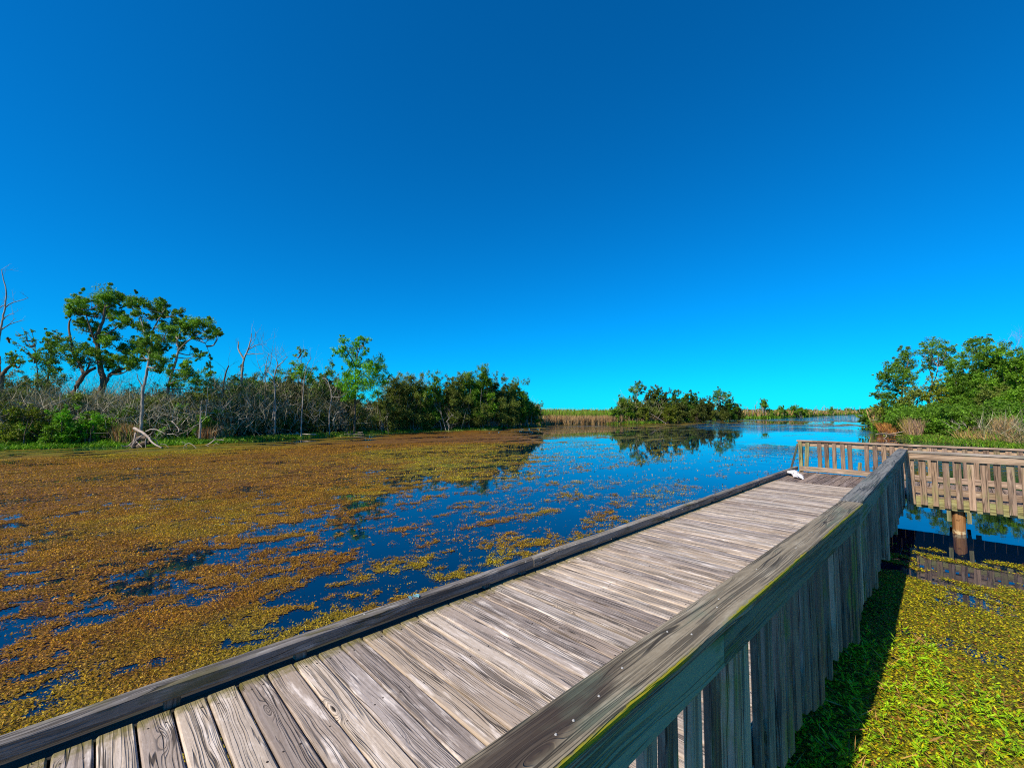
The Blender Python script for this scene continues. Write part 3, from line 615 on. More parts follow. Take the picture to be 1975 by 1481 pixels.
def shrub(label, x, ytop, ybase, wpx, depth, col, leaf=.15, dens=1., name='shrub', cat='shrub', group=None, bark='bark', stems=4, lo=.25, pointy=.35):
    """a bush filling a column of the picture, foliage from lo of its height upwards"""
    mpp = depth/F; b = Pd(x, ybase, depth); root = thing(name, b, label, cat, group); mb = MB(); cr = Crown(); H = (ybase-ytop)*mpp; Wm = wpx*mpp
    k = max(5, int(6*(H/2.2))); 
    for i in range(k):
        f = lo+(1-lo)*((i+.5)/k); wid = Wm/2*(1-pointy*abs(f-.5)*2 if f > .5 else 1)*(1.-.85*max(0, f-.8)/.2*.8); r = max(.28, min(Wm, H)*.29*(1-.45*f))
        for s in range(3 if f < .8 else 2 if f < .92 else 1):
            c = b+np.array([rs.uniform(-1, 1)*max(0, wid-r*.6), rs.uniform(-.6, .6)*Wm*.5, f*H-r*.4*(f > .8)]); cr.clump(c, r, np.asarray(col)*FG*rs.uniform(.8, 1.2), leaf*.85, dens*.8, .9)
            if rs.rand() < .7: tube(mb, smoothpath([b+np.array([rs.uniform(-.2, .2)*Wm, 0, 0]), (b+c)/2+rdir(1)[0]*.2, c], 3), taper(7, .05, .012), 5)
    for i in range(stems):
        p = b+np.array([rs.uniform(-.4, .4)*Wm, rs.uniform(-.3, .3)*Wm, -.2]); tube(mb, smoothpath([p, p+[rs.normal(0, .2), 0, .35*H], p+[rs.normal(0, .35), 0, .72*H]], 3, .02), taper(7, rs.uniform(.03, .06), .015), 5)
    for i in range(5):                          # shoots that break the outline
        c = b+np.array([rs.uniform(-.42, .42)*Wm, rs.uniform(-.2, .2)*Wm, H*rs.uniform(.88, 1.08)]); cr.clump(c, .22+.05*H, np.asarray(col)*FG*1.05, leaf*.75, dens*.4, 1.2, 4)
    mb.build('trunk', M[bark], root, smooth=True); cr.build('crown', root)
    return root

def grow(mb, p, d, L, r, lvl, spread=.6, up=.15):
    """bare branching limb"""
    n = 4; pts = [p]; q = p.copy(); dd = d.copy()
    for i in range(n): dd = dd+rdir(1)[0]*.16+ZX*up*.25; dd /= np.linalg.norm(dd); q = q+dd*L/n; pts.append(q.copy())
    tube(mb, pts, taper(n+1, r, r*.55 if lvl else r*.25), 5 if r > .02 else 4)
    if lvl:
        for k in range(2+(rs.rand() < .6)):
            i = rs.randint(2, n+1); a = rdir(1)[0]; a -= dd*np.dot(a, dd); nd = dd+a*spread*rs.uniform(.6, 1.3)+ZX*up; nd /= np.linalg.norm(nd)
            grow(mb, pts[i], nd, L*rs.uniform(.5, .8), r*.5, lvl-1, spread, up)
def dead_tree(label, depth, skel, tf=None, twigs=14, bark='greybark', name='dead_tree', lvl=1, tl=26, group=None, cat='dead tree'):
    tf = tf or (lambda x, y: (x, y)); sc = tf(1, 0)[0]-tf(0, 0)[0]; mpp = depth/F
    b = Pd(*tf(*skel[0][0][0]), depth); root = thing(name, b, label, cat, group); pts_all = []
    for i, (pts, w0, w1) in enumerate(skel):
        mb = MB(); off = rs.uniform(-.25, .25); Q = smoothpath([Pd(*tf(*p), depth+(off*k if i else 0)) for k, p in enumerate(pts)], 4, .015)
        if i == 0: Q = np.vstack([Q[0]-[0, 0, .5], Q])
        tube(mb, Q, taper(len(Q), w0*sc*mpp/2, w1*sc*mpp/2), 6); pts_all.append(Q[len(Q)//2:])
        if i == 0: m0 = mb
        else: mb.build('branch', M[bark], root, smooth=True)
    pa = np.vstack(pts_all)
    for _ in range(twigs):
        p = pa[rs.randint(len(pa))]; d = rdir(1)[0]; d[2] = abs(d[2])+.3; d /= np.linalg.norm(d); grow(m0, p, d, tl*mpp*rs.uniform(.5, 1.1), .008, lvl, .6)
    m0.build('trunk', M[bark], root, smooth=True); return root

GA, GB, GC_, GD_, GE = np.array([.070, .140, .007]), np.array([.052, .108, .007]), np.array([.070, .190, .007]), np.array([.062, .080, .012]), np.array([.115, .145, .010])
tA = lambda x, y: (x*.2532, 520+y*.2532)
tB = lambda x, y: (400+x*.2532, 600+y*.2532)
tC = lambda x, y: (800+x*.2025, 680+y*.2025)
tI = lambda x, y: (1170+x*.1418, 720+y*.1418)
tR = lambda x, y: (1640+x*.1696, 630+y*.1696)
# --- the tall broadleaf trees over the left bank
tree('broadleaf_tree', 'tallest tree on the left bank, round dark green tufts on a forked trunk', 'tree', 31,
 [([(725, 1190), (730, 1060), (760, 950), (790, 860), (765, 750), (745, 600), (740, 500), (780, 400), (800, 290)], 58, 14), ([(790, 870), (830, 810), (885, 770), (960, 745), (1000, 650)], 34, 10),
  ([(745, 610), (700, 480), (640, 300)], 18, 6), ([(760, 520), (850, 470), (960, 380)], 14, 5), ([(845, 800), (930, 790), (1000, 740)], 14, 5)],
 [(800, 190, 85), (850, 240, 70), (770, 260, 85), (790, 330, 70), (870, 340, 60), (905, 190, 50), (930, 215, 35), (600, 235, 65), (545, 260, 50), (560, 320, 60), (640, 270, 55), (620, 330, 45), (700, 430, 70), (640, 410, 45), (600, 408, 35), (730, 490, 50), (860, 500, 55), (820, 540, 60), (955, 365, 50), (990, 390, 40), (920, 420, 45), (960, 600, 75), (1030, 580, 65), (980, 680, 80), (890, 700, 70), (1020, 730, 45), (790, 690, 70), (700, 640, 60), (650, 590, 50), (880, 760, 40)],
 GA, .14, 'bark', tA, dens=2.1)
tree('broadleaf_tree', 'dark leaning tree on the left bank with a bare pole beside its crown', 'tree', 30,
 [([(500, 1120), (520, 1010), (600, 860), (650, 790), (725, 750)], 48, 20), ([(640, 800), (620, 750), (560, 640), (540, 540), (525, 430), (540, 375)], 24, 10), ([(650, 790), (690, 700)], 16, 7)],
 [(610, 640, 70), (660, 690, 60), (560, 600, 50), (500, 545, 50), (430, 520, 50), (390, 560, 50), (470, 600, 55), (375, 490, 30), (560, 680, 55), (590, 730, 45)], GB*1.15, .15, 'bark', tA)
tree('evergreen_tree', 'dark conical evergreen left of the leaning tree on the left bank', 'tree', 32,
 [([(370, 1080), (360, 900), (380, 700), (390, 520)], 22, 5)], [(350, 690, 75), (420, 740, 70), (330, 810, 70), (300, 870, 50), (420, 640, 60), (370, 600, 55), (280, 660, 45), (440, 830, 60), (380, 540, 35), (350, 900, 60)], GB, .14, 'bark', tA, dens=1.2)
tree('broadleaf_tree', 'tree with a straight white trunk rising behind the driftwood on the left bank', 'tree', 27.5,
 [([(1072, 1300), (1075, 1210), (1085, 1050), (1088, 920), (1105, 850), (1125, 740), (1140, 640), (1160, 500)], 26, 13), ([(1160, 500), (1180, 430), (1230, 350), (1255, 300)], 14, 6), ([(1175, 450), (1215, 420), (1250, 385)], 9, 4), ([(1090, 900), (1060, 850), (1040, 790)], 9, 4), ([(1120, 560), (1080, 400), (1060, 340)], 9, 4)],
 [(1200, 285, 60), (1250, 270, 45), (1235, 330, 40), (1050, 250, 65), (985, 245, 50), (1100, 262, 45), (1055, 330, 50), (1080, 420, 60), (1115, 470, 55), (1165, 340, 45), (1345, 325, 45), (1300, 400, 55), (1270, 470, 65), (1220, 530, 70), (1110, 570, 70), (1155, 620, 75), (1075, 640, 50), (1215, 680, 60), (1220, 740, 55), (1190, 590, 60), (1050, 560, 40)],
 GB*1.1, .13, 'greybark', tA, dens=2.1)
tree('broadleaf_tree', 'flat-topped tree leaning right, rightmost of the tall group on the left bank', 'tree', 32,
 [([(1250, 1120), (1270, 950), (1310, 790), (1340, 690), (1362, 615)], 26, 14), ([(1362, 615), (1430, 545), (1500, 500), (1570, 470)], 13, 5), ([(1362, 620), (1350, 540), (1380, 470)], 10, 5), ([(1480, 520), (1560, 560), (1610, 680)], 5, 3)],
 [(1520, 415, 70), (1450, 435, 65), (1580, 430, 60), (1640, 485, 40), (1670, 495, 25), (1590, 500, 50), (1400, 455, 60), (1350, 540, 60), (1395, 580, 45), (1470, 500, 50), (1325, 490, 50), (1480, 620, 40), (1525, 650, 40), (1440, 720, 45), (1360, 800, 70), (1430, 760, 50), (1455, 810, 55), (1490, 870, 55), (1330, 870, 50), (1380, 400, 35)],
 GA*1.05, .14, 'greybark', tA, dens=1.8)
tree('evergreen_tree', 'small pointed evergreen right of the tall group on the left bank', 'tree', 33,
 [([(1600, 1080), (1605, 900), (1600, 640)], 12, 3)], [(1602, 670, 18), (1600, 720, 28), (1595, 770, 42), (1590, 830, 58), (1640, 890, 55), (1560, 890, 55), (1600, 940, 55)], GB*1.2, .13, 'bark', tA, limbs=False, dens=1.2)
tree('sapling', 'thin feathery sapling with sparse leaves at the left edge of the left bank', 'tree', 31,
 [([(290, 1000), (285, 800), (270, 620), (245, 470)], 10, 3), ([(280, 700), (190, 600), (60, 520)], 6, 2), ([(275, 640), (200, 540), (120, 470)], 5, 2), ([(270, 600), (230, 510), (165, 440)], 5, 2)],
 [(245, 470, 16), (260, 540, 20), (230, 590, 24), (180, 540, 16), (140, 500, 14), (200, 480, 14), (170, 610, 18), (110, 555, 14), (60, 530, 12), (280, 640, 30)], GB*1.5, .11, 'bark', tA, dens=.5)
dead_tree('bare grey tree cut by the left edge of the photo', 30, [([(-25, 700), (-12, 560), (5, 460), (22, 370), (42, 270), (46, 150), (25, 70), (12, 0)], 17, 4), ([(40, 290), (80, 260), (140, 240), (215, 215)], 8, 3), ([(20, 385), (60, 350), (110, 335)], 7, 3), ([(5, 462), (40, 440), (90, 410), (185, 385)], 9, 3), ([(5, 455), (60, 425), (120, 370)], 6, 2), ([(40, 265), (0, 290), (-40, 330)], 7, 3)], tA, 16)
tree('leaning_tree', 'forked leaning tree at the left edge with one leafy tip', 'tree', 28,
 [([(-10, 1100), (-5, 930), (15, 810), (60, 750), (140, 690)], 44, 14), ([(5, 830), (0, 750), (2, 660)], 14, 8)], [(120, 670, 35), (70, 690, 35), (160, 700, 30), (90, 640, 25)], GA, .14, 'bark', tA)
# --- bare and small trees in the thicket, left of centre
dead_tree('grey dead tree with upswept bare branches above the brush of the left bank', 34, [([(255, 900), (258, 600), (265, 450), (282, 355), (310, 290), (330, 220), (335, 170)], 20, 4), ([(278, 365), (245, 310), (235, 280), (238, 232)], 13, 7), ([(298, 330), (350, 328), (425, 325)], 8, 3), ([(320, 290), (375, 260), (455, 252)], 7, 2), ([(310, 300), (360, 220), (365, 165)], 5, 2)], tB, 18)
dead_tree('short dark snag leaning right beside the pointed evergreen', 33, [([(110, 760), (122, 590), (132, 500), (162, 415)], 18, 8)], tB, 5, 'bark')
dead_tree('twiggy bare tree between the grey dead tree and the bright green tree', 35, [([(440, 880), (440, 600), (445, 420), (470, 320)], 8, 3), ([(445, 480), (480, 400), (495, 300)], 5, 2), ([(440, 520), (400, 440), (380, 380)], 5, 2)], tB, 20)
dead_tree('bare tree with two crooked limbs above the pale trunk in the brush', 34, [([(515, 880), (515, 640), (510, 500), (535, 410), (525, 370)], 15, 5), ([(530, 430), (570, 390), (615, 345)], 9, 3), ([(512, 510), (470, 470), (440, 460)], 8, 3)], tB, 18)
dead_tree('slender pale trunk standing at the water edge in front of the thicket', 34.5, [([(715, 905), (718, 800), (728, 640), (735, 540), (760, 410), (790, 360)], 10, 4), ([(736, 540), (780, 500), (800, 420)], 5, 2)], tB, 12)
dead_tree('forked pale tree in front of the bright green tree', 37, [([(930, 905), (928, 780), (945, 650), (920, 540), (875, 505)], 10, 5), ([(945, 660), (975, 600), (1000, 510)], 8, 4), ([(952, 655), (1000, 655), (1062, 630)], 7, 3)], tB, 12)
dead_tree('white broken trunk leaning in the middle of the dark thicket', 33, [([(515, 850), (518, 760), (512, 640), (514, 560)], 11, 8), ([(495, 830), (505, 740), (512, 660)], 9, 6)], tB, 2)
dead_tree('bare bent stick poking out of the dark thicket', 38, [([(960, 830), (975, 790), (1000, 768), (1060, 765)], 8, 5)], tB, 3)
tree('broadleaf_tree', 'bright green tree with a ragged double top in the middle of the left bank', 'tree', 39,
 [([(1120, 900), (1125, 700), (1130, 500), (1140, 340), (1190, 240)], 18, 5), ([(1135, 420), (1080, 330), (1040, 250)], 9, 4), ([(1130, 520), (1240, 430), (1300, 370)], 9, 4)],
 [(1040, 230, 40), (975, 290, 40), (1025, 285, 30), (1125, 240, 40), (1195, 225, 45), (1130, 310, 70), (1060, 320, 45), (1080, 390, 55), (1155, 400, 65), (1240, 390, 35), (1310, 380, 55), (1255, 440, 80), (1325, 440, 55), (1070, 480, 70), (1150, 500, 80), (1030, 560, 75), (1130, 580, 85), (1240, 540, 90), (1320, 520, 60), (1210, 610, 80), (1090, 640, 60)], GC_, .16, 'bark', tB, dens=1.2)
tree('broadleaf_tree', 'small thin-crowned green tree left of the bright green tree', 'tree', 37,
 [([(725, 800), (720, 600), (715, 420), (712, 300)], 9, 3)], [(712, 295, 35), (745, 330, 22), (670, 335, 15), (700, 420, 50), (660, 400, 30), (740, 455, 45), (690, 490, 45), (760, 500, 40)], GA*1.2, .14, 'bark', tB, dens=.8)
# --- thicket of evergreen shrubs along the left bank: (x, top, base, width, depth, colour)
TH_ = 'dark evergreen shrubs packed along the left bank'
back = [(418, 752, 846, 62, 36, GB), (452, 735, 846, 60, 37, GD_), (492, 722, 845, 64, 38, GD_), (530, 728, 843, 60, 38, GB), (556, 718, 842, 50, 38.5, GD_), (592, 726, 842, 60, 40, GB), (622, 712, 841, 38, 41, GB*1.15), (648, 730, 840, 50, 42, GD_),
        (765, 728, 836, 60, 45, GD_), (792, 724, 835, 52, 46, GD_*1.1), (818, 744, 834, 46, 47, GB*.9), (840, 727, 833, 34, 48, GB), (862, 736, 832, 42, 49, GD_), (882, 728, 831, 46, 50, GD_*1.2), (904, 715, 831, 50, 51, GB*1.15), (934, 712, 830, 40, 52, GA), (952, 734, 829, 44, 53, GD_), (974, 741, 828, 44, 54, GD_*1.1), (995, 734, 827, 38, 56, GB), (1014, 762, 825, 32, 58, GB*.9), (1030, 780, 824, 28, 59, GB*.9)]
ordn = ['first', 'second', 'third', 'fourth', 'fifth', 'sixth', 'seventh', 'eighth', 'ninth', 'tenth', 'eleventh', 'twelfth', 'thirteenth']
kl = 0
for i, (x, yt, yb, w, d, c) in enumerate(back):
    if x < 700: lab = f'dark shrub of the thicket, {ordn[i]} in the row right of the small pointed evergreen'
    else: lab = f'dark shrub of the thicket, {ordn[len(back)-1-i]} counted from the right tip of the left bank'
    shrub(lab, x, yt, yb, w*1.25, d, c, .16, 1.25, 'evergreen_shrub', group=TH_, lo=.22, bark='greybark' if i % 3 else 'bark', stems=5)
fl = [(455, 788, 848, 56, 34.5, GD_*.9), (520, 776, 845, 66, 36, GD_*.85), (600, 780, 843, 66, 38.5, GD_*.9), (670, 772, 840, 66, 41, GD_*.9), (735, 768, 838, 66, 43, GD_*.9), (800, 775, 836, 60, 45.5, GD_*.85), (860, 778, 833, 56, 48.5, GD_*.9), (920, 770, 831, 60, 51, GD_*.9), (975, 782, 828, 50, 54, GD_*.9)]
nm = ['leftmost low shrub, under the grey dead tree', 'low shrub beside the white broken trunk', 'low shrub behind the slender pale trunk', 'low shrub behind the forked pale tree', 'low shrub under the bright green tree', 'low shrub right of the bright green tree', 'low shrub behind the dead bush in the water', 'low shrub right of the dead bush in the water', 'rightmost low shrub near the tip of the bank']
for (x, yt, yb, w, d, c), l in zip(fl, nm): shrub('shady '+l, x, yt, yb, w*1.2, d, c, .15, 1.1, 'evergreen_shrub', group='low shrubs in front of the thicket', lo=.2, bark='greybark', stems=8)
# --- low green bushes and undergrowth at the left edge
for l, x, yt, yb, w, d, c in (('round bright green bush at the left edge of the photo, by the water', 35, 782, 864, 86, 26, GE*.7), ('loose green bush second from the left edge, by the water', 92, 800, 862, 60, 26.3, GA), ('leafy green bush left of the tan reeds on the left bank', 128, 795, 861, 46, 26.5, GC_*.8), ('small upright bush under the tallest tree', 172, 806, 858, 40, 27, GC_*.85), ('dark bush between the tallest tree and the tan reeds', 205, 812, 855, 44, 28, GA), ('dark low bush right of the white trunk', 330, 806, 846, 60, 30, GB*1.1), ('green bush behind the white trunk', 295, 800, 846, 40, 30, GA*1.2), ('dim scrubby bush behind the bush at the left edge', 20, 725, 850, 80, 30, GD_), ('dim scrubby bush under the feathery sapling', 85, 740, 850, 70, 31, GD_), ('olive bush behind the forked trunk of the tallest tree', 235, 755, 850, 60, 34, GD_), ('olive bush behind the straight white trunk', 300, 750, 850, 60, 35, GD_), ('olive bush below the flat-topped tree', 360, 752, 850, 64, 35, GB), ('olive bush under the leaning tree', 150, 760, 850, 60, 33, GD_)):
    shrub(l, x, yt, yb, w*1.15, d, c, .14, 1.0, 'bush', 'bush', lo=.05 if d < 29 else .15, bark='bark')
# --- island
IS = 75
tree('broadleaf_tree', 'tall tree with a clear round top at the left end of the island', 'tree', 78, [([(400, 600), (410, 400), (430, 180)], 10, 3)], [(440, 130, 45), (400, 170, 45), (360, 210, 50), (440, 210, 55), (480, 170, 35), (330, 230, 35), (400, 260, 50), (480, 260, 35)], GB*1.1, .22, 'greybark', tI)
tree('broadleaf_tree', 'tall tree at the right end of the island, against the sky', 'tree', 92, [([(1520, 620), (1530, 420), (1530, 230)], 8, 3)], [(1525, 230, 40), (1490, 280, 50), (1560, 280, 55), (1520, 330, 60), (1610, 300, 50), (1660, 290, 35), (1470, 340, 40), (1600, 350, 50)], GB*1.1, .24, 'greybark', tI)
isl = [(110, 480, 650, 130, 72, GA*1.2, 'low round shrub at the left tip of the island'), (250, 330, 660, 190, 74, GA*1.1, 'green shrub under the tall tree at the left end of the island'), (390, 330, 650, 150, 77, GB, 'dark shrub right below the tall tree on the island'), (600, 215, 650, 150, 80, GD_*1.1, 'second peak of the island, with a dead grey top'), (700, 205, 655, 130, 80, GB*1.05, 'third peak of the island, beside the dead grey top'), (800, 280, 660, 130, 80, GD_, 'olive shrub on the island left of its middle'), (930, 262, 660, 130, 82, GB*.9, 'pointed dark shrub in the middle of the island'), (1090, 270, 655, 130, 85, GB*1.1, 'green shrub just right of the island middle'), (1190, 275, 650, 120, 86, GB, 'shrub with a broad top right of the island middle'), (1300, 350, 645, 130, 88, GD_*.9, 'low dark shrub left of the tall right-hand island tree'), (1410, 340, 640, 120, 89, GD_, 'dark shrub directly left of the tall right-hand island tree'), (1690, 350, 630, 130, 94, GB, 'shrub right of the tall right-hand island tree'), (1790, 430, 630, 110, 97, GD_*.9, 'last low shrub at the right tip of the island'), (1580, 420, 640, 140, 91, GD_, 'shrub under the tall right-hand island tree'),
       (860, 420, 670, 170, 76, GE*.75, 'olive front shrub overhanging the water in the island middle'), (1010, 400, 665, 150, 79, GD_, 'dark front shrub overhanging the water right of the island middle'), (1250, 430, 645, 170, 82, GD_*.9, 'dark front shrub with a fallen grey log, on the island'), (500, 420, 640, 140, 74, GE*.8, 'olive front shrub behind the reeds of the island')]
for x, yt, yb, w, d, c, l in isl:
    a, b_ = tI(x, yt); _, c_ = tI(x, yb); shrub(l, a, b_, c_, w*.1418*1.3, d, c*.72, .24, 1.5, 'evergreen_shrub', group='shrubs on the island', lo=.08, stems=3)
dead_tree('thin bare branches leaning left at the left end of the island', 76, [([(300, 480), (260, 360), (200, 260)], 6, 2), ([(270, 380), (210, 330), (150, 290)], 4, 2)], tI, 10, tl=10)
dead_tree('pale dead trunk slanting down to the water on the island', 74, [([(820, 690), (700, 610), (570, 530)], 9, 4), ([(700, 610), (740, 540)], 4, 2)], tI, 4, tl=8, bark='deadwood')
# --- right bank
tree('broadleaf_tree', 'broad airy tree reaching over the water at the left end of the right bank', 'tree', 44, [([(600, 1150), (580, 900), (600, 640), (660, 400)], 26, 8), ([(590, 700), (460, 620), (380, 560)], 14, 5), ([(585, 800), (440, 760), (300, 770)], 10, 4)],
 [(650, 290, 80), (600, 350, 85), (540, 420, 80), (470, 470, 85), (400, 500, 60), (360, 560, 65), (430, 600, 85), (530, 560, 95), (620, 520, 90), (690, 440, 90), (630, 640, 90), (540, 670, 80), (380, 680, 70), (330, 770, 55), (280, 780, 40), (420, 780, 70), (500, 770, 70), (390, 850, 50), (690, 560, 70)], GB*1.0, .17, 'bark', tR, dens=1.25)
tree('broadleaf_tree', 'rounded tree with a pale trunk and see-through crown on the right bank', 'tree', 42, [([(880, 1150), (885, 900), (905, 760), (940, 660)], 30, 20), ([(940, 660), (920, 560), (890, 470)], 13, 6), ([(940, 660), (975, 560), (1000, 450)], 13, 6), ([(950, 640), (1040, 590), (1090, 520)], 9, 4)],
 [(930, 190, 75), (860, 210, 60), (1010, 200, 75), (1090, 230, 70), (1150, 280, 60), (830, 280, 60), (900, 290, 75), (990, 300, 75), (1080, 320, 75), (1170, 360, 50), (860, 380, 60), (960, 390, 70), (1060, 410, 70), (1140, 440, 55), (850, 460, 50), (930, 460, 45)], GB*1.15, .16, 'greybark', tR, dens=.85)
tree('broadleaf_tree', 'second rounded tree top on the right bank, above the dense evergreen', 'tree', 41, [([(1430, 1100), (1430, 700), (1440, 200)], 24, 6)],
 [(1360, 170, 50), (1420, 190, 60), (1500, 160, 60), (1560, 150, 50), (1340, 240, 60), (1430, 260, 70), (1520, 240, 65), (1320, 330, 70), (1420, 350, 80), (1500, 330, 70), (1290, 410, 60)], GB*1.2, .17, 'bark', tR, dens=.95)
rb = [(1260, 440, 1130, 300, 40, GB*1.1, 'evergreen directly right of the see-through tree on the right bank'), (1430, 400, 1080, 320, 38.5, GB, 'evergreen below the second rounded top on the right bank'), (1620, 260, 1080, 320, 37, GB*1.15, 'tall dense evergreen right of the second rounded top on the right bank'), (1800, 250, 1080, 330, 36, GB*1.1, 'tall dense evergreen near the right edge of the photo'), (1990, 240, 1120, 330, 34, GA, 'evergreen cut by the right edge of the photo'),
      (700, 660, 1150, 230, 42, GD_*1.5, 'olive shrub under the airy tree on the right bank'), (1060, 620, 1150, 240, 40, GE*.9, 'yellowish shrub in front of the see-through tree'), (480, 850, 1180, 210, 43, GE*.75, 'low rounded shrub at the left foot of the right bank'), (880, 920, 1230, 260, 38.5, GB*1.1, 'low dark shrub behind the grass in the middle of the right bank'), (1130, 850, 1220, 280, 37.5, GB*1.05, 'spreading dark evergreen behind the dry reeds of the right bank'), (1400, 760, 1120, 320, 36, GB, 'front evergreen with drooping layers on the right bank'), (1640, 700, 1100, 320, 34.5, GD_*1.3, 'olive front evergreen near the right edge'), (1890, 720, 1120, 320, 32, GA*.95, 'bright front evergreen at the right edge of the photo'), (360, 900, 1120, 150, 45, GD_*1.2, 'small shrub at the water tip of the right bank')]
for x, yt, yb, w, d, c, l in rb:
    a, b_ = tR(x, yt); _, c_ = tR(x, yb); shrub(l, a, b_, c_, w*.1696*1.3, d, c, .17, 1.25, 'evergreen_shrub', group='evergreens on the right bank', lo=.05, stems=4)
dead_tree('thin bare tree top showing above the evergreens at the right edge', 44, [([(1830, 600), (1830, 300), (1800, 130)], 7, 2), ([(1830, 350), (1900, 200), (1950, 100)], 5, 2)], tR, 26, tl=20)

# ------------------------------------------------------------------ brush, reeds, grass on the banks
def blades(name, label, cat, groups, mat='blade'):
    """groups: (world x,y arrays, height, width, colours, lean)"""
    Vs, Fs, Ts = [], [], []; off = 0
    for x, y, h, w, cols, lean in groups:
        n = len(x); z = landz(x, y); b = np.c_[x, y, np.maximum(z, WZ-.05)]; ax = unit(np.c_[rs.normal(0, lean, (n, 2)), np.ones(n)]); L = h*rs.uniform(.55, 1.15, n)
        ci = rs.randint(0, len(cols), n); c = np.asarray(cols)[ci]*rs.uniform(.65, 1.25, (n, 1))
        bend = np.c_[rs.normal(0, lean*.5, (n, 2)), np.zeros(n)]*L[:, None]; sd = unit(np.c_[rs.normal(0, 1, (n, 2)), np.zeros(n)])*np.asarray(w*rs.uniform(.6, 1.3, n))[:, None]/2
        m = b+ax*L[:, None]*.55; tp = b+ax*L[:, None]+bend
        V_ = np.stack([b-sd*.8, b+sd*.8, m+sd, tp+sd*.15, tp-sd*.15, m-sd], 1).reshape(-1, 3); k = np.arange(n)[:, None]*6+off
        Fs.append(np.vstack([k+[0, 1, 2, 5], k+[5, 2, 3, 4]])); Vs.append(V_); Ts.append(np.repeat(c, 6, 0)); off += len(V_)
    o = mkobj(name, fast_mesh(name, np.vstack(Vs), np.vstack(Fs), np.vstack(Ts)), M[mat]); return tag(o, label, cat, kind='stuff')
def band(n, x0, x1, d0, d1, pw=1.):
    """n random spots behind the shoreline between photo columns x0..x1, d0..d1 metres inland"""
    px = rs.uniform(x0, x1, n); a = np.arctan2((px-987.5)/F/math.cos(PITCH), 1.); r = shoreR(a)+d0+(d1-d0)*rs.rand(n)**pw; return np.sin(a)*r, np.cos(a)*r
TAN = [(.42, .26, .11), (.50, .34, .15), (.33, .19, .08), (.30, .22, .12)]; GRY = [(.30, .26, .17), (.42, .37, .27), (.20, .19, .10), (.20, .22, .09), (.14, .17, .05)]
GRN = [(.15, .36, .012), (.11, .27, .012), (.24, .40, .02), (.08, .20, .01)]; YGR = [(.17, .25, .03), (.24, .26, .05), (.10, .19, .02)]; RST = [(.34, .13, .04), (.42, .19, .06), (.25, .10, .04)]
grp = []
for n, x0, x1, d0, d1, h, w, c, l in ((9000, -60, 450, -.3, 1.8, .26, .045, GRN, .5), (6000, 420, 1050, -.4, 1.6, .24, .06, GRN+YGR, .5), (2200, 650, 960, -1.5, .2, .16, .07, YGR, .6), (2200, 1170, 1290, -.2, 2., .5, .10, YGR+GRN, .4), (700, 1290, 1430, -.2, 1.5, .3, .10, GRN, .4), (5000, 1745, 2000, -.4, 2.2, .30, .05, GRN+YGR, .5), (2500, 1690, 1990, 0, 3., .25, .05, YGR, .5), (2500, 1425, 1690, -.5, 2.5, .7, .25, GRN, .4), (2500, -60, 450, 1, 6, .4, .05, GRN, .5)):
    x, y = band(n, x0, x1, d0, d1); grp.append((x, y, h, w, c, l))
blades('bank_grass', 'short bright green grass along the water edge of the banks', 'grass', grp, 'leaf')
grp = []
for n, x0, x1, d0, d1, h, w, c, l in ((1500, 226, 268, .5, 2.6, 1.15, .03, TAN+RST[:1]+YGR, .18), (500, 385, 420, .8, 2.5, .95, .03, RST+TAN, .18), (300, 425, 452, 1.2, 3., .9, .03, TAN, .2), (900, 60, 300, 3., 8, 1.1, .025, [(.34, .19, .12), (.26, .17, .11), (.22, .13, .09)], .25),
        (4200, 1044, 1200, 0, 2.5, 1.25, .06, TAN, .10), (5200, 1044, 1200, 2, 9, 1.9, .07, YGR+GRN[:1], .12), (1200, 1044, 1200, 6, 14, 2.1, .08, [(.36, .32, .10), (.30, .30, .08)], .12), (1100, 1175, 1290, 0.5, 5, 1.2, .07, TAN, .2), (500, 1040, 1090, .2, 2, 1.4, .06, TAN, .15),
        (2600, 1425, 1560, 1, 12, 2.0, .2, RST[1:2]+TAN+YGR, .15), (2200, 1540, 1690, 0, 10, 2.0, .3, TAN+YGR, .15), (1000, 1690, 1722, .2, 3.5, .9, .04, RST+[(.45, .26, .05)], .3), (900, 1745, 1772, 1.2, 3.5, 1.35, .026, [(.34, .22, .15), (.42, .29, .13), (.28, .18, .13)], .2), (500, 1738, 1760, 1.5, 4., 1.35, .026, [(.45, .33, .08), (.30, .28, .05)], .25),
        (1000, 1835, 1960, 1.0, 3.6, .85, .026, TAN+[(.45, .33, .08)]+GRN[:2], .5), (420, 1915, 1945, 1.8, 4, 1.5, .026, TAN, .18), (500, 1930, 1990, .6, 3., .8, .022, [(.36, .26, .15), (.30, .26, .11)], .7)):
    x, y = band(n, x0, x1, d0, d1); grp.append((x, y, h, w, c, l))
blades('dry_reeds', 'tan and rusty dry reeds standing along the banks and the far marsh', 'reeds', grp)
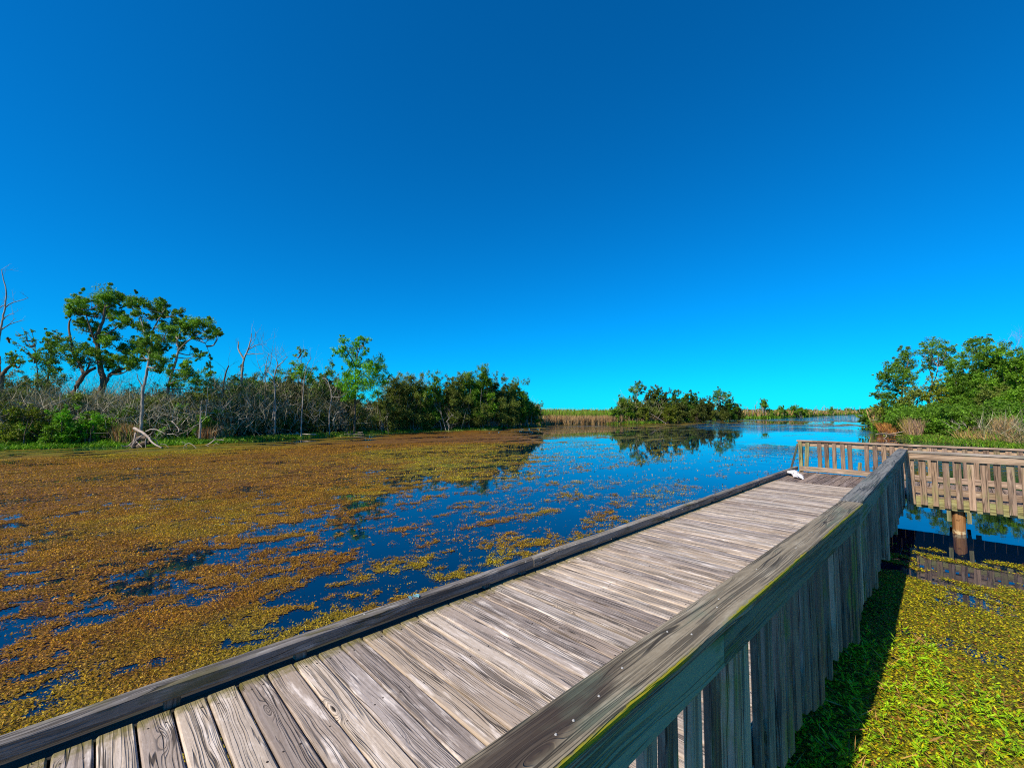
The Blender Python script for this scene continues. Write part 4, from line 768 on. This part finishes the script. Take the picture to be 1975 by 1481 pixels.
# leafless brush behind the left bank
def brush(name, label, boxes):
    Vs, Fs, Ts = [], [], []; off = 0
    for n, x0, x1, d0, d1, ytop, cols, w in boxes:
        x, y = band(n, x0, x1, d0, d1); z0 = landz(x, y); hh = np.array([(HOR-ytop)*yy/F+CH for yy in y])-z0
        f = rs.rand(n)**.8; L = rs.uniform(.5, 1.7, n); ax = unit(np.c_[rs.normal(0, .55, (n, 2)), np.abs(rs.normal(.7, .5, n))]); P = np.c_[x, y, z0+f*hh*.85]
        c = np.asarray(cols)[rs.randint(0, len(cols), n)]*rs.uniform(.6, 1.4, (n, 1)); sd = unit(np.cross(ax, rdir(n)))*(w*rs.uniform(.5, 1.2, n))[:, None]; kink = rdir(n)*(L*.12)[:, None]
        m = P+ax*L[:, None]*.5+kink; tp = P+ax*L[:, None]; V_ = np.stack([P-sd, P+sd, m+sd*.7, tp+sd*.2, tp-sd*.2, m-sd*.7], 1).reshape(-1, 3); k = np.arange(n)[:, None]*6+off
        Fs.append(np.vstack([k+[0, 1, 2, 5], k+[5, 2, 3, 4]])); Vs.append(V_); Ts.append(np.repeat(c, 6, 0)); off += len(V_)
    tag(mkobj(name, fast_mesh(name, np.vstack(Vs), np.vstack(Fs), np.vstack(Ts)), M['blade']), label, 'brush', kind='stuff')
brush('leafless_brush', 'tangled grey leafless brush filling the left bank between the trees',
      [(6500, -60, 240, 3, 9, 752, GRY, .011), (6500, 200, 480, 3, 9, 756, GRY, .011), (5500, 400, 660, 2, 7, 728, GRY, .012), (2500, 640, 1040, .6, 4, 775, GRY[:3], .014), (1500, 740, 830, 3, 6, 722, GRY, .013), (1500, 1190, 1420, 1, 5, 770, GRY, .02), (450, 1880, 1990, 1, 4, 818, GRY+[(.4, .33, .22)], .012), (2200, -60, 480, 6, 14, 712, GRY, .010), (1600, 210, 660, .9, 3., 770, [(.46, .41, .32), (.36, .33, .24), (.28, .27, .17)], .012), (1200, -60, 210, 2., 4., 765, [(.46, .41, .32), (.36, .33, .24)], .012)])
# low undergrowth leaves on the left bank and behind the thicket
cr = Crown()
for x0, x1, d0, d1, n, r, c, lf, top in ((-60, 460, 2.5, 11, 260, .6, GD_*1.1, .13, 2.9), (440, 660, 3, 8, 90, .6, GB, .14, 4.4), (150, 460, 1.5, 6, 70, .5, GA, .12, 2.4), (-60, 460, 1.5, 5, 60, .45, GA*1.2, .12, .9), (440, 1040, 2, 9, 200, .8, GD_*.8, .16, 2.8), (1190, 1425, 1.5, 9, 130, 1.1, GD_, .24, 3.4), (1700, 1840, 2.2, 12, 70, .9, GB, .17, 2.), (1840, 1990, 4.5, 12, 60, .9, GB, .17, 2.), (1480, 1560, 1, 15, 25, 1.4, GB, .5, 2.), (1560, 1690, 5, 30, 30, 1.6, GB*1.1, .7, 2.)):
    x, y = band(n, x0, x1, d0, d1)
    for a, b_ in zip(x, y): cr.clump(np.array([a, b_, landz(np.array([a]), np.array([b_]))[0]+rs.uniform(.2, top)]), r*rs.uniform(.7, 1.2), c*FG*rs.uniform(.7, 1.3), lf, .8)
P = np.concatenate(cr.P); C = np.concatenate(cr.C); L = np.concatenate(cr.L); n = len(P); nr = unit(rdir(n)+[0, 0, .7]); v_, f_, t_ = leaves(P, L, L*.5, np.cross(rdir(n), nr), nr, C)
tag(mkobj('undergrowth', fast_mesh('undergrowth', v_, f_, t_), M['leaf']), 'low dim undergrowth between the trunks on the banks', 'undergrowth', kind='stuff')

# ------------------------------------------------------------------ far shore: dead trunks, small trees, horizon wood
fs = [(1442, 786, 808, 6), (1452, 791, 808, 5), (1456, 781, 807, 4), (1463, 789, 807, 6), (1472, 786, 807, 7), (1477, 788, 807, 7), (1484, 789, 806.5, 6), (1532, 783, 805, 5), (1556, 789, 804, 5), (1562, 790, 803.5, 4), (1570, 788, 803, 5), (1576, 789, 803, 5), (1584, 787, 802.5, 4), (1592, 786, 802, 5), (1598, 789, 802, 4), (1606, 786, 801.5, 4), (1614, 788, 801, 4), (1622, 787, 801, 4), (1631, 788, 800.5, 4), (1640, 787, 800.5, 4), (1649, 788, 800, 4), (1658, 788, 800, 4)]
for i, (x, yt, yb, w) in enumerate(fs):
    a = math.atan2((x-987.5)/F/math.cos(PITCH), 1.); d = (float(shoreR(a))+2)*math.cos(a)
    lab = 'pale dead trunk standing in the rusty reeds of the far shore, right of the island' if x < 1540 else 'pale dead trunk standing in the tan reeds of the far distant shore'
    mb = MB(); b = Pd(x, yb, d); tp = Pd(x+rs.uniform(-1.5, 1.5), yt, d); wd = w*.22*d/F; tube(mb, smoothpath([b-[0, 0, .5], (b+tp)/2+[rs.normal(0, .1), 0, 0], tp], 3), taper(7, wd, wd*.5), 6)
    for _ in range(3): grow(mb, b+(tp-b)*rs.uniform(.6, 1), unit(np.array([[rs.normal(), rs.normal()*.3, 1.]]))[0], (tp-b)[2]*.3, wd*.35, 1)
    tag(mb.build('dead_tree', M['greybark'], None, b, True), lab, 'dead tree', 'pale dead trunks in the rusty reeds' if x < 1540 else 'pale dead trunks in the tan reeds')
for l, x, yt, yb, w, d in (('round-topped small tree with pale trunks on the far shore', 1474, 770, 792, 16, 128), ('first of two small green trees on the far shore right of the round-topped tree', 1506, 784, 800, 13, 138), ('bushy green tree on the far shore, rightmost before the open channel', 1534, 783, 803, 26, 150), ('small dark tree on the distant shore above the channel', 1604, 786, 800, 9, 200), ('small dark tree on the distant shore beside the right bank', 1674, 788, 799, 12, 250), ('green bush at the waterline end of the far shore', 1545, 789, 804, 18, 148)):
    shrub(l, x, yt, yb, w, d, GB*1.1, .4, .9, 'small_tree', 'tree', 'small trees on the far shore', 'greybark', 2, .25)
cr = Crown()
for i in range(420):
    a = rs.uniform(-.15, 1.0); r = rs.uniform(1050, 1250); c = np.array([math.sin(a)*r, math.cos(a)*r, rs.uniform(-.3, 3.4)]); cr.clump(c, rs.uniform(3, 6), GB*.8, 2.2, .5, .6, 4)
P = np.concatenate(cr.P); C = np.concatenate(cr.C); L = np.concatenate(cr.L); n = len(P); nr = unit(rdir(n)+[0, -.8, .4]); v_, f_, t_ = leaves(P, L, L*.6, np.cross(rdir(n), nr), nr, C)
tag(mkobj('far_wood', fast_mesh('far_wood', v_, f_, t_), M['leaf']), 'thin dark line of far-off woods on the horizon', 'woods', kind='stuff')

# ------------------------------------------------------------------ driftwood
def drift(name, label, cat, D, limbs, tf, k=8, bark='deadwood', tw=6, tl=8):
    b = Pd(*tf(*limbs[0][0][0]), D); root = None; mb = MB(); mpp = D/F; sc = tf(1, 0)[0]-tf(0, 0)[0]; pa = []
    for pts, w0, w1 in limbs:
        o = rs.uniform(-.25, .25); Q = smoothpath([Pd(*tf(*p), D+o*i) for i, p in enumerate(pts)], 4, .012); tube(mb, Q, taper(len(Q), w0*sc*mpp/2, w1*sc*mpp/2), k); pa.append(Q)
    pa = np.vstack(pa)
    for _ in range(tw): grow(mb, pa[rs.randint(len(pa))], rdir(1)[0], tl*mpp, .012, 1)
    return tag(mb.build(name, M[bark], None, b, True), label, cat)
tD = lambda x, y: (200+x*.1316, 740+y*.1316)
tE = lambda x, y: (440+x*.1316, 740+y*.1316)
drift('uprooted_stump', 'bleached uprooted stump with spreading roots at the water edge of the left bank', 'driftwood', 25.6,
      [([(450, 655), (540, 700), (640, 770), (720, 870), (850, 940)], 46, 16), ([(470, 720), (455, 800), (430, 880)], 30, 12), ([(600, 740), (520, 790), (440, 870), (410, 940)], 20, 8), ([(470, 840), (520, 890), (560, 930)], 16, 6), ([(630, 780), (610, 860), (620, 940)], 14, 6), ([(690, 800), (760, 830), (800, 900), (830, 940)], 18, 6), ([(740, 720), (780, 780), (800, 820)], 10, 5), ([(620, 700), (700, 670), (810, 685), (900, 740)], 22, 8), ([(480, 800), (400, 880), (330, 920), (250, 900)], 26, 10), ([(830, 890), (900, 890), (950, 935)], 12, 5)], tD, tw=10)
drift('stump_root_mass', 'dark soil-filled root mass behind the bleached stump', 'driftwood', 26.0, [([(430, 930), (470, 840), (540, 790), (620, 800)], 90, 60), ([(520, 930), (600, 870), (680, 860)], 90, 50)], tD, 10, 'bark', 4)
drift('driftwood_branch', 'pale branch arching out of the weed right of the bleached stump', 'driftwood', 25.5, [([(1170, 950), (1200, 890), (1260, 875), (1330, 920), (1385, 975)], 12, 6), ([(1210, 890), (1215, 940)], 8, 4)], tD, 6, tw=2)
drift('driftwood_branch', 'long pale branch slanting up from the bank behind the rusty reeds', 'driftwood', 28, [([(1000, 545), (1060, 610), (1105, 690), (1060, 720)], 14, 8), ([(1110, 735), (1200, 700), (1360, 600)], 14, 6), ([(1220, 740), (1300, 660), (1390, 590)], 10, 5), ([(930, 740), (1020, 740), (1090, 770)], 16, 8)], tD, 6)
drift('dead_stump', 'short upright grey stump standing in the rusty reeds', 'stump', 28.5, [([(1410, 800), (1418, 600), (1420, 460)], 34, 22), ([(1500, 470), (1505, 300), (1510, 230)], 16, 8), ([(1420, 470), (1425, 330), (1450, 220)], 16, 6)], tD, 8, 'greybark')
drift('fallen_branch', 'brown fallen branch lying in the water right of the rusty reeds', 'driftwood', 27.5, [([(1465, 920), (1560, 870), (1640, 820), (1760, 830)], 16, 10), ([(1640, 820), (1620, 770)], 8, 4), ([(1600, 910), (1650, 870), (1680, 890)], 8, 4), ([(1580, 920), (1760, 920)], 12, 8)], tD, 6)
drift('fallen_log', 'long pale log floating in front of the dark thicket', 'log', 35.5, [([(740, 750), (860, 740), (1000, 738), (1150, 740), (1290, 745)], 18, 16), ([(990, 725), (1020, 718), (1030, 740)], 26, 18), ([(890, 735), (905, 705), (930, 725)], 10, 6)], tE, 8, tw=3)
drift('fallen_log', 'grey log with stubby knots at the right end of the floating logs', 'log', 38, [([(1700, 740), (1800, 742), (1990, 745)], 12, 9), ([(1740, 740), (1750, 705), (1700, 700)], 9, 5), ([(1900, 715), (1980, 712)], 10, 7)], tE, 7, tw=3)
drift('brush_heap', 'tangled dead twigs hanging into the water left of the floating log', 'driftwood', 34, [([(600, 690), (660, 740), (720, 790)], 14, 5), ([(620, 700), (600, 780), (590, 860)], 9, 4), ([(660, 720), (680, 800), (640, 880)], 8, 4), ([(700, 740), (720, 800), (690, 850)], 8, 4), ([(560, 690), (650, 680), (740, 720)], 9, 4)], tE, 6, tw=16, tl=10)
drift('dead_bush', 'bare grey dead bush standing in the water before the right part of the left bank', 'dead bush', 46.5, [([(300, 760), (270, 640), (240, 560)], 10, 3), ([(255, 760), (240, 660), (190, 610)], 9, 3), ([(300, 660), (350, 600), (370, 590)], 7, 3), ([(320, 760), (325, 690), (300, 650)], 8, 3), ([(240, 660), (180, 650), (150, 680)], 6, 2), ([(260, 640), (250, 560), (210, 550)], 6, 2)], tC, 5, 'greybark', 26, 14)
tS = lambda x, y: (1680+x*.1494, 750+y*.1494)
drift('driftwood_branch', 'silvery driftwood lying at the water tip of the right bank', 'driftwood', 34.5, [([(60, 585), (150, 575), (260, 580), (360, 560), (440, 545)], 14, 9), ([(160, 580), (200, 605), (160, 640), (80, 640)], 10, 5), ([(240, 600), (400, 600), (560, 610), (620, 615)], 16, 8), ([(420, 545), (450, 580), (560, 600)], 8, 4)], tS, 7, tw=4)
drift('driftwood_branch', 'thin bare branches sticking out over the water from the right bank', 'driftwood', 44, [([(130, 420), (60, 400), (10, 405)], 6, 3), ([(110, 390), (50, 365), (20, 335)], 5, 2)], tS, 5, tw=4)
drift('dead_bush', 'pale bare stems fanning out of the green grass on the right bank', 'dead bush', 29.5, [([(1240, 660), (1200, 540), (1130, 460)], 8, 3), ([(1250, 660), (1250, 540), (1210, 440)], 8, 3), ([(1260, 660), (1310, 560), (1330, 480)], 7, 3), ([(1230, 660), (1120, 560), (1050, 500)], 7, 3), ([(1490, 690), (1500, 600), (1470, 560)], 9, 4), ([(1490, 700), (1560, 640), (1620, 570)], 7, 3)], tS, 5, 'deadwood', 20, 16)
drift('fallen_log', 'brown rotten log in the grass at the water edge of the right bank', 'log', 27.5, [([(1430, 730), (1500, 715), (1580, 730), (1640, 770)], 40, 20), ([(1810, 715), (1900, 690), (2000, 660)], 10, 6), ([(1210, 725), (1290, 725)], 34, 26)], tS, 8, tw=4)
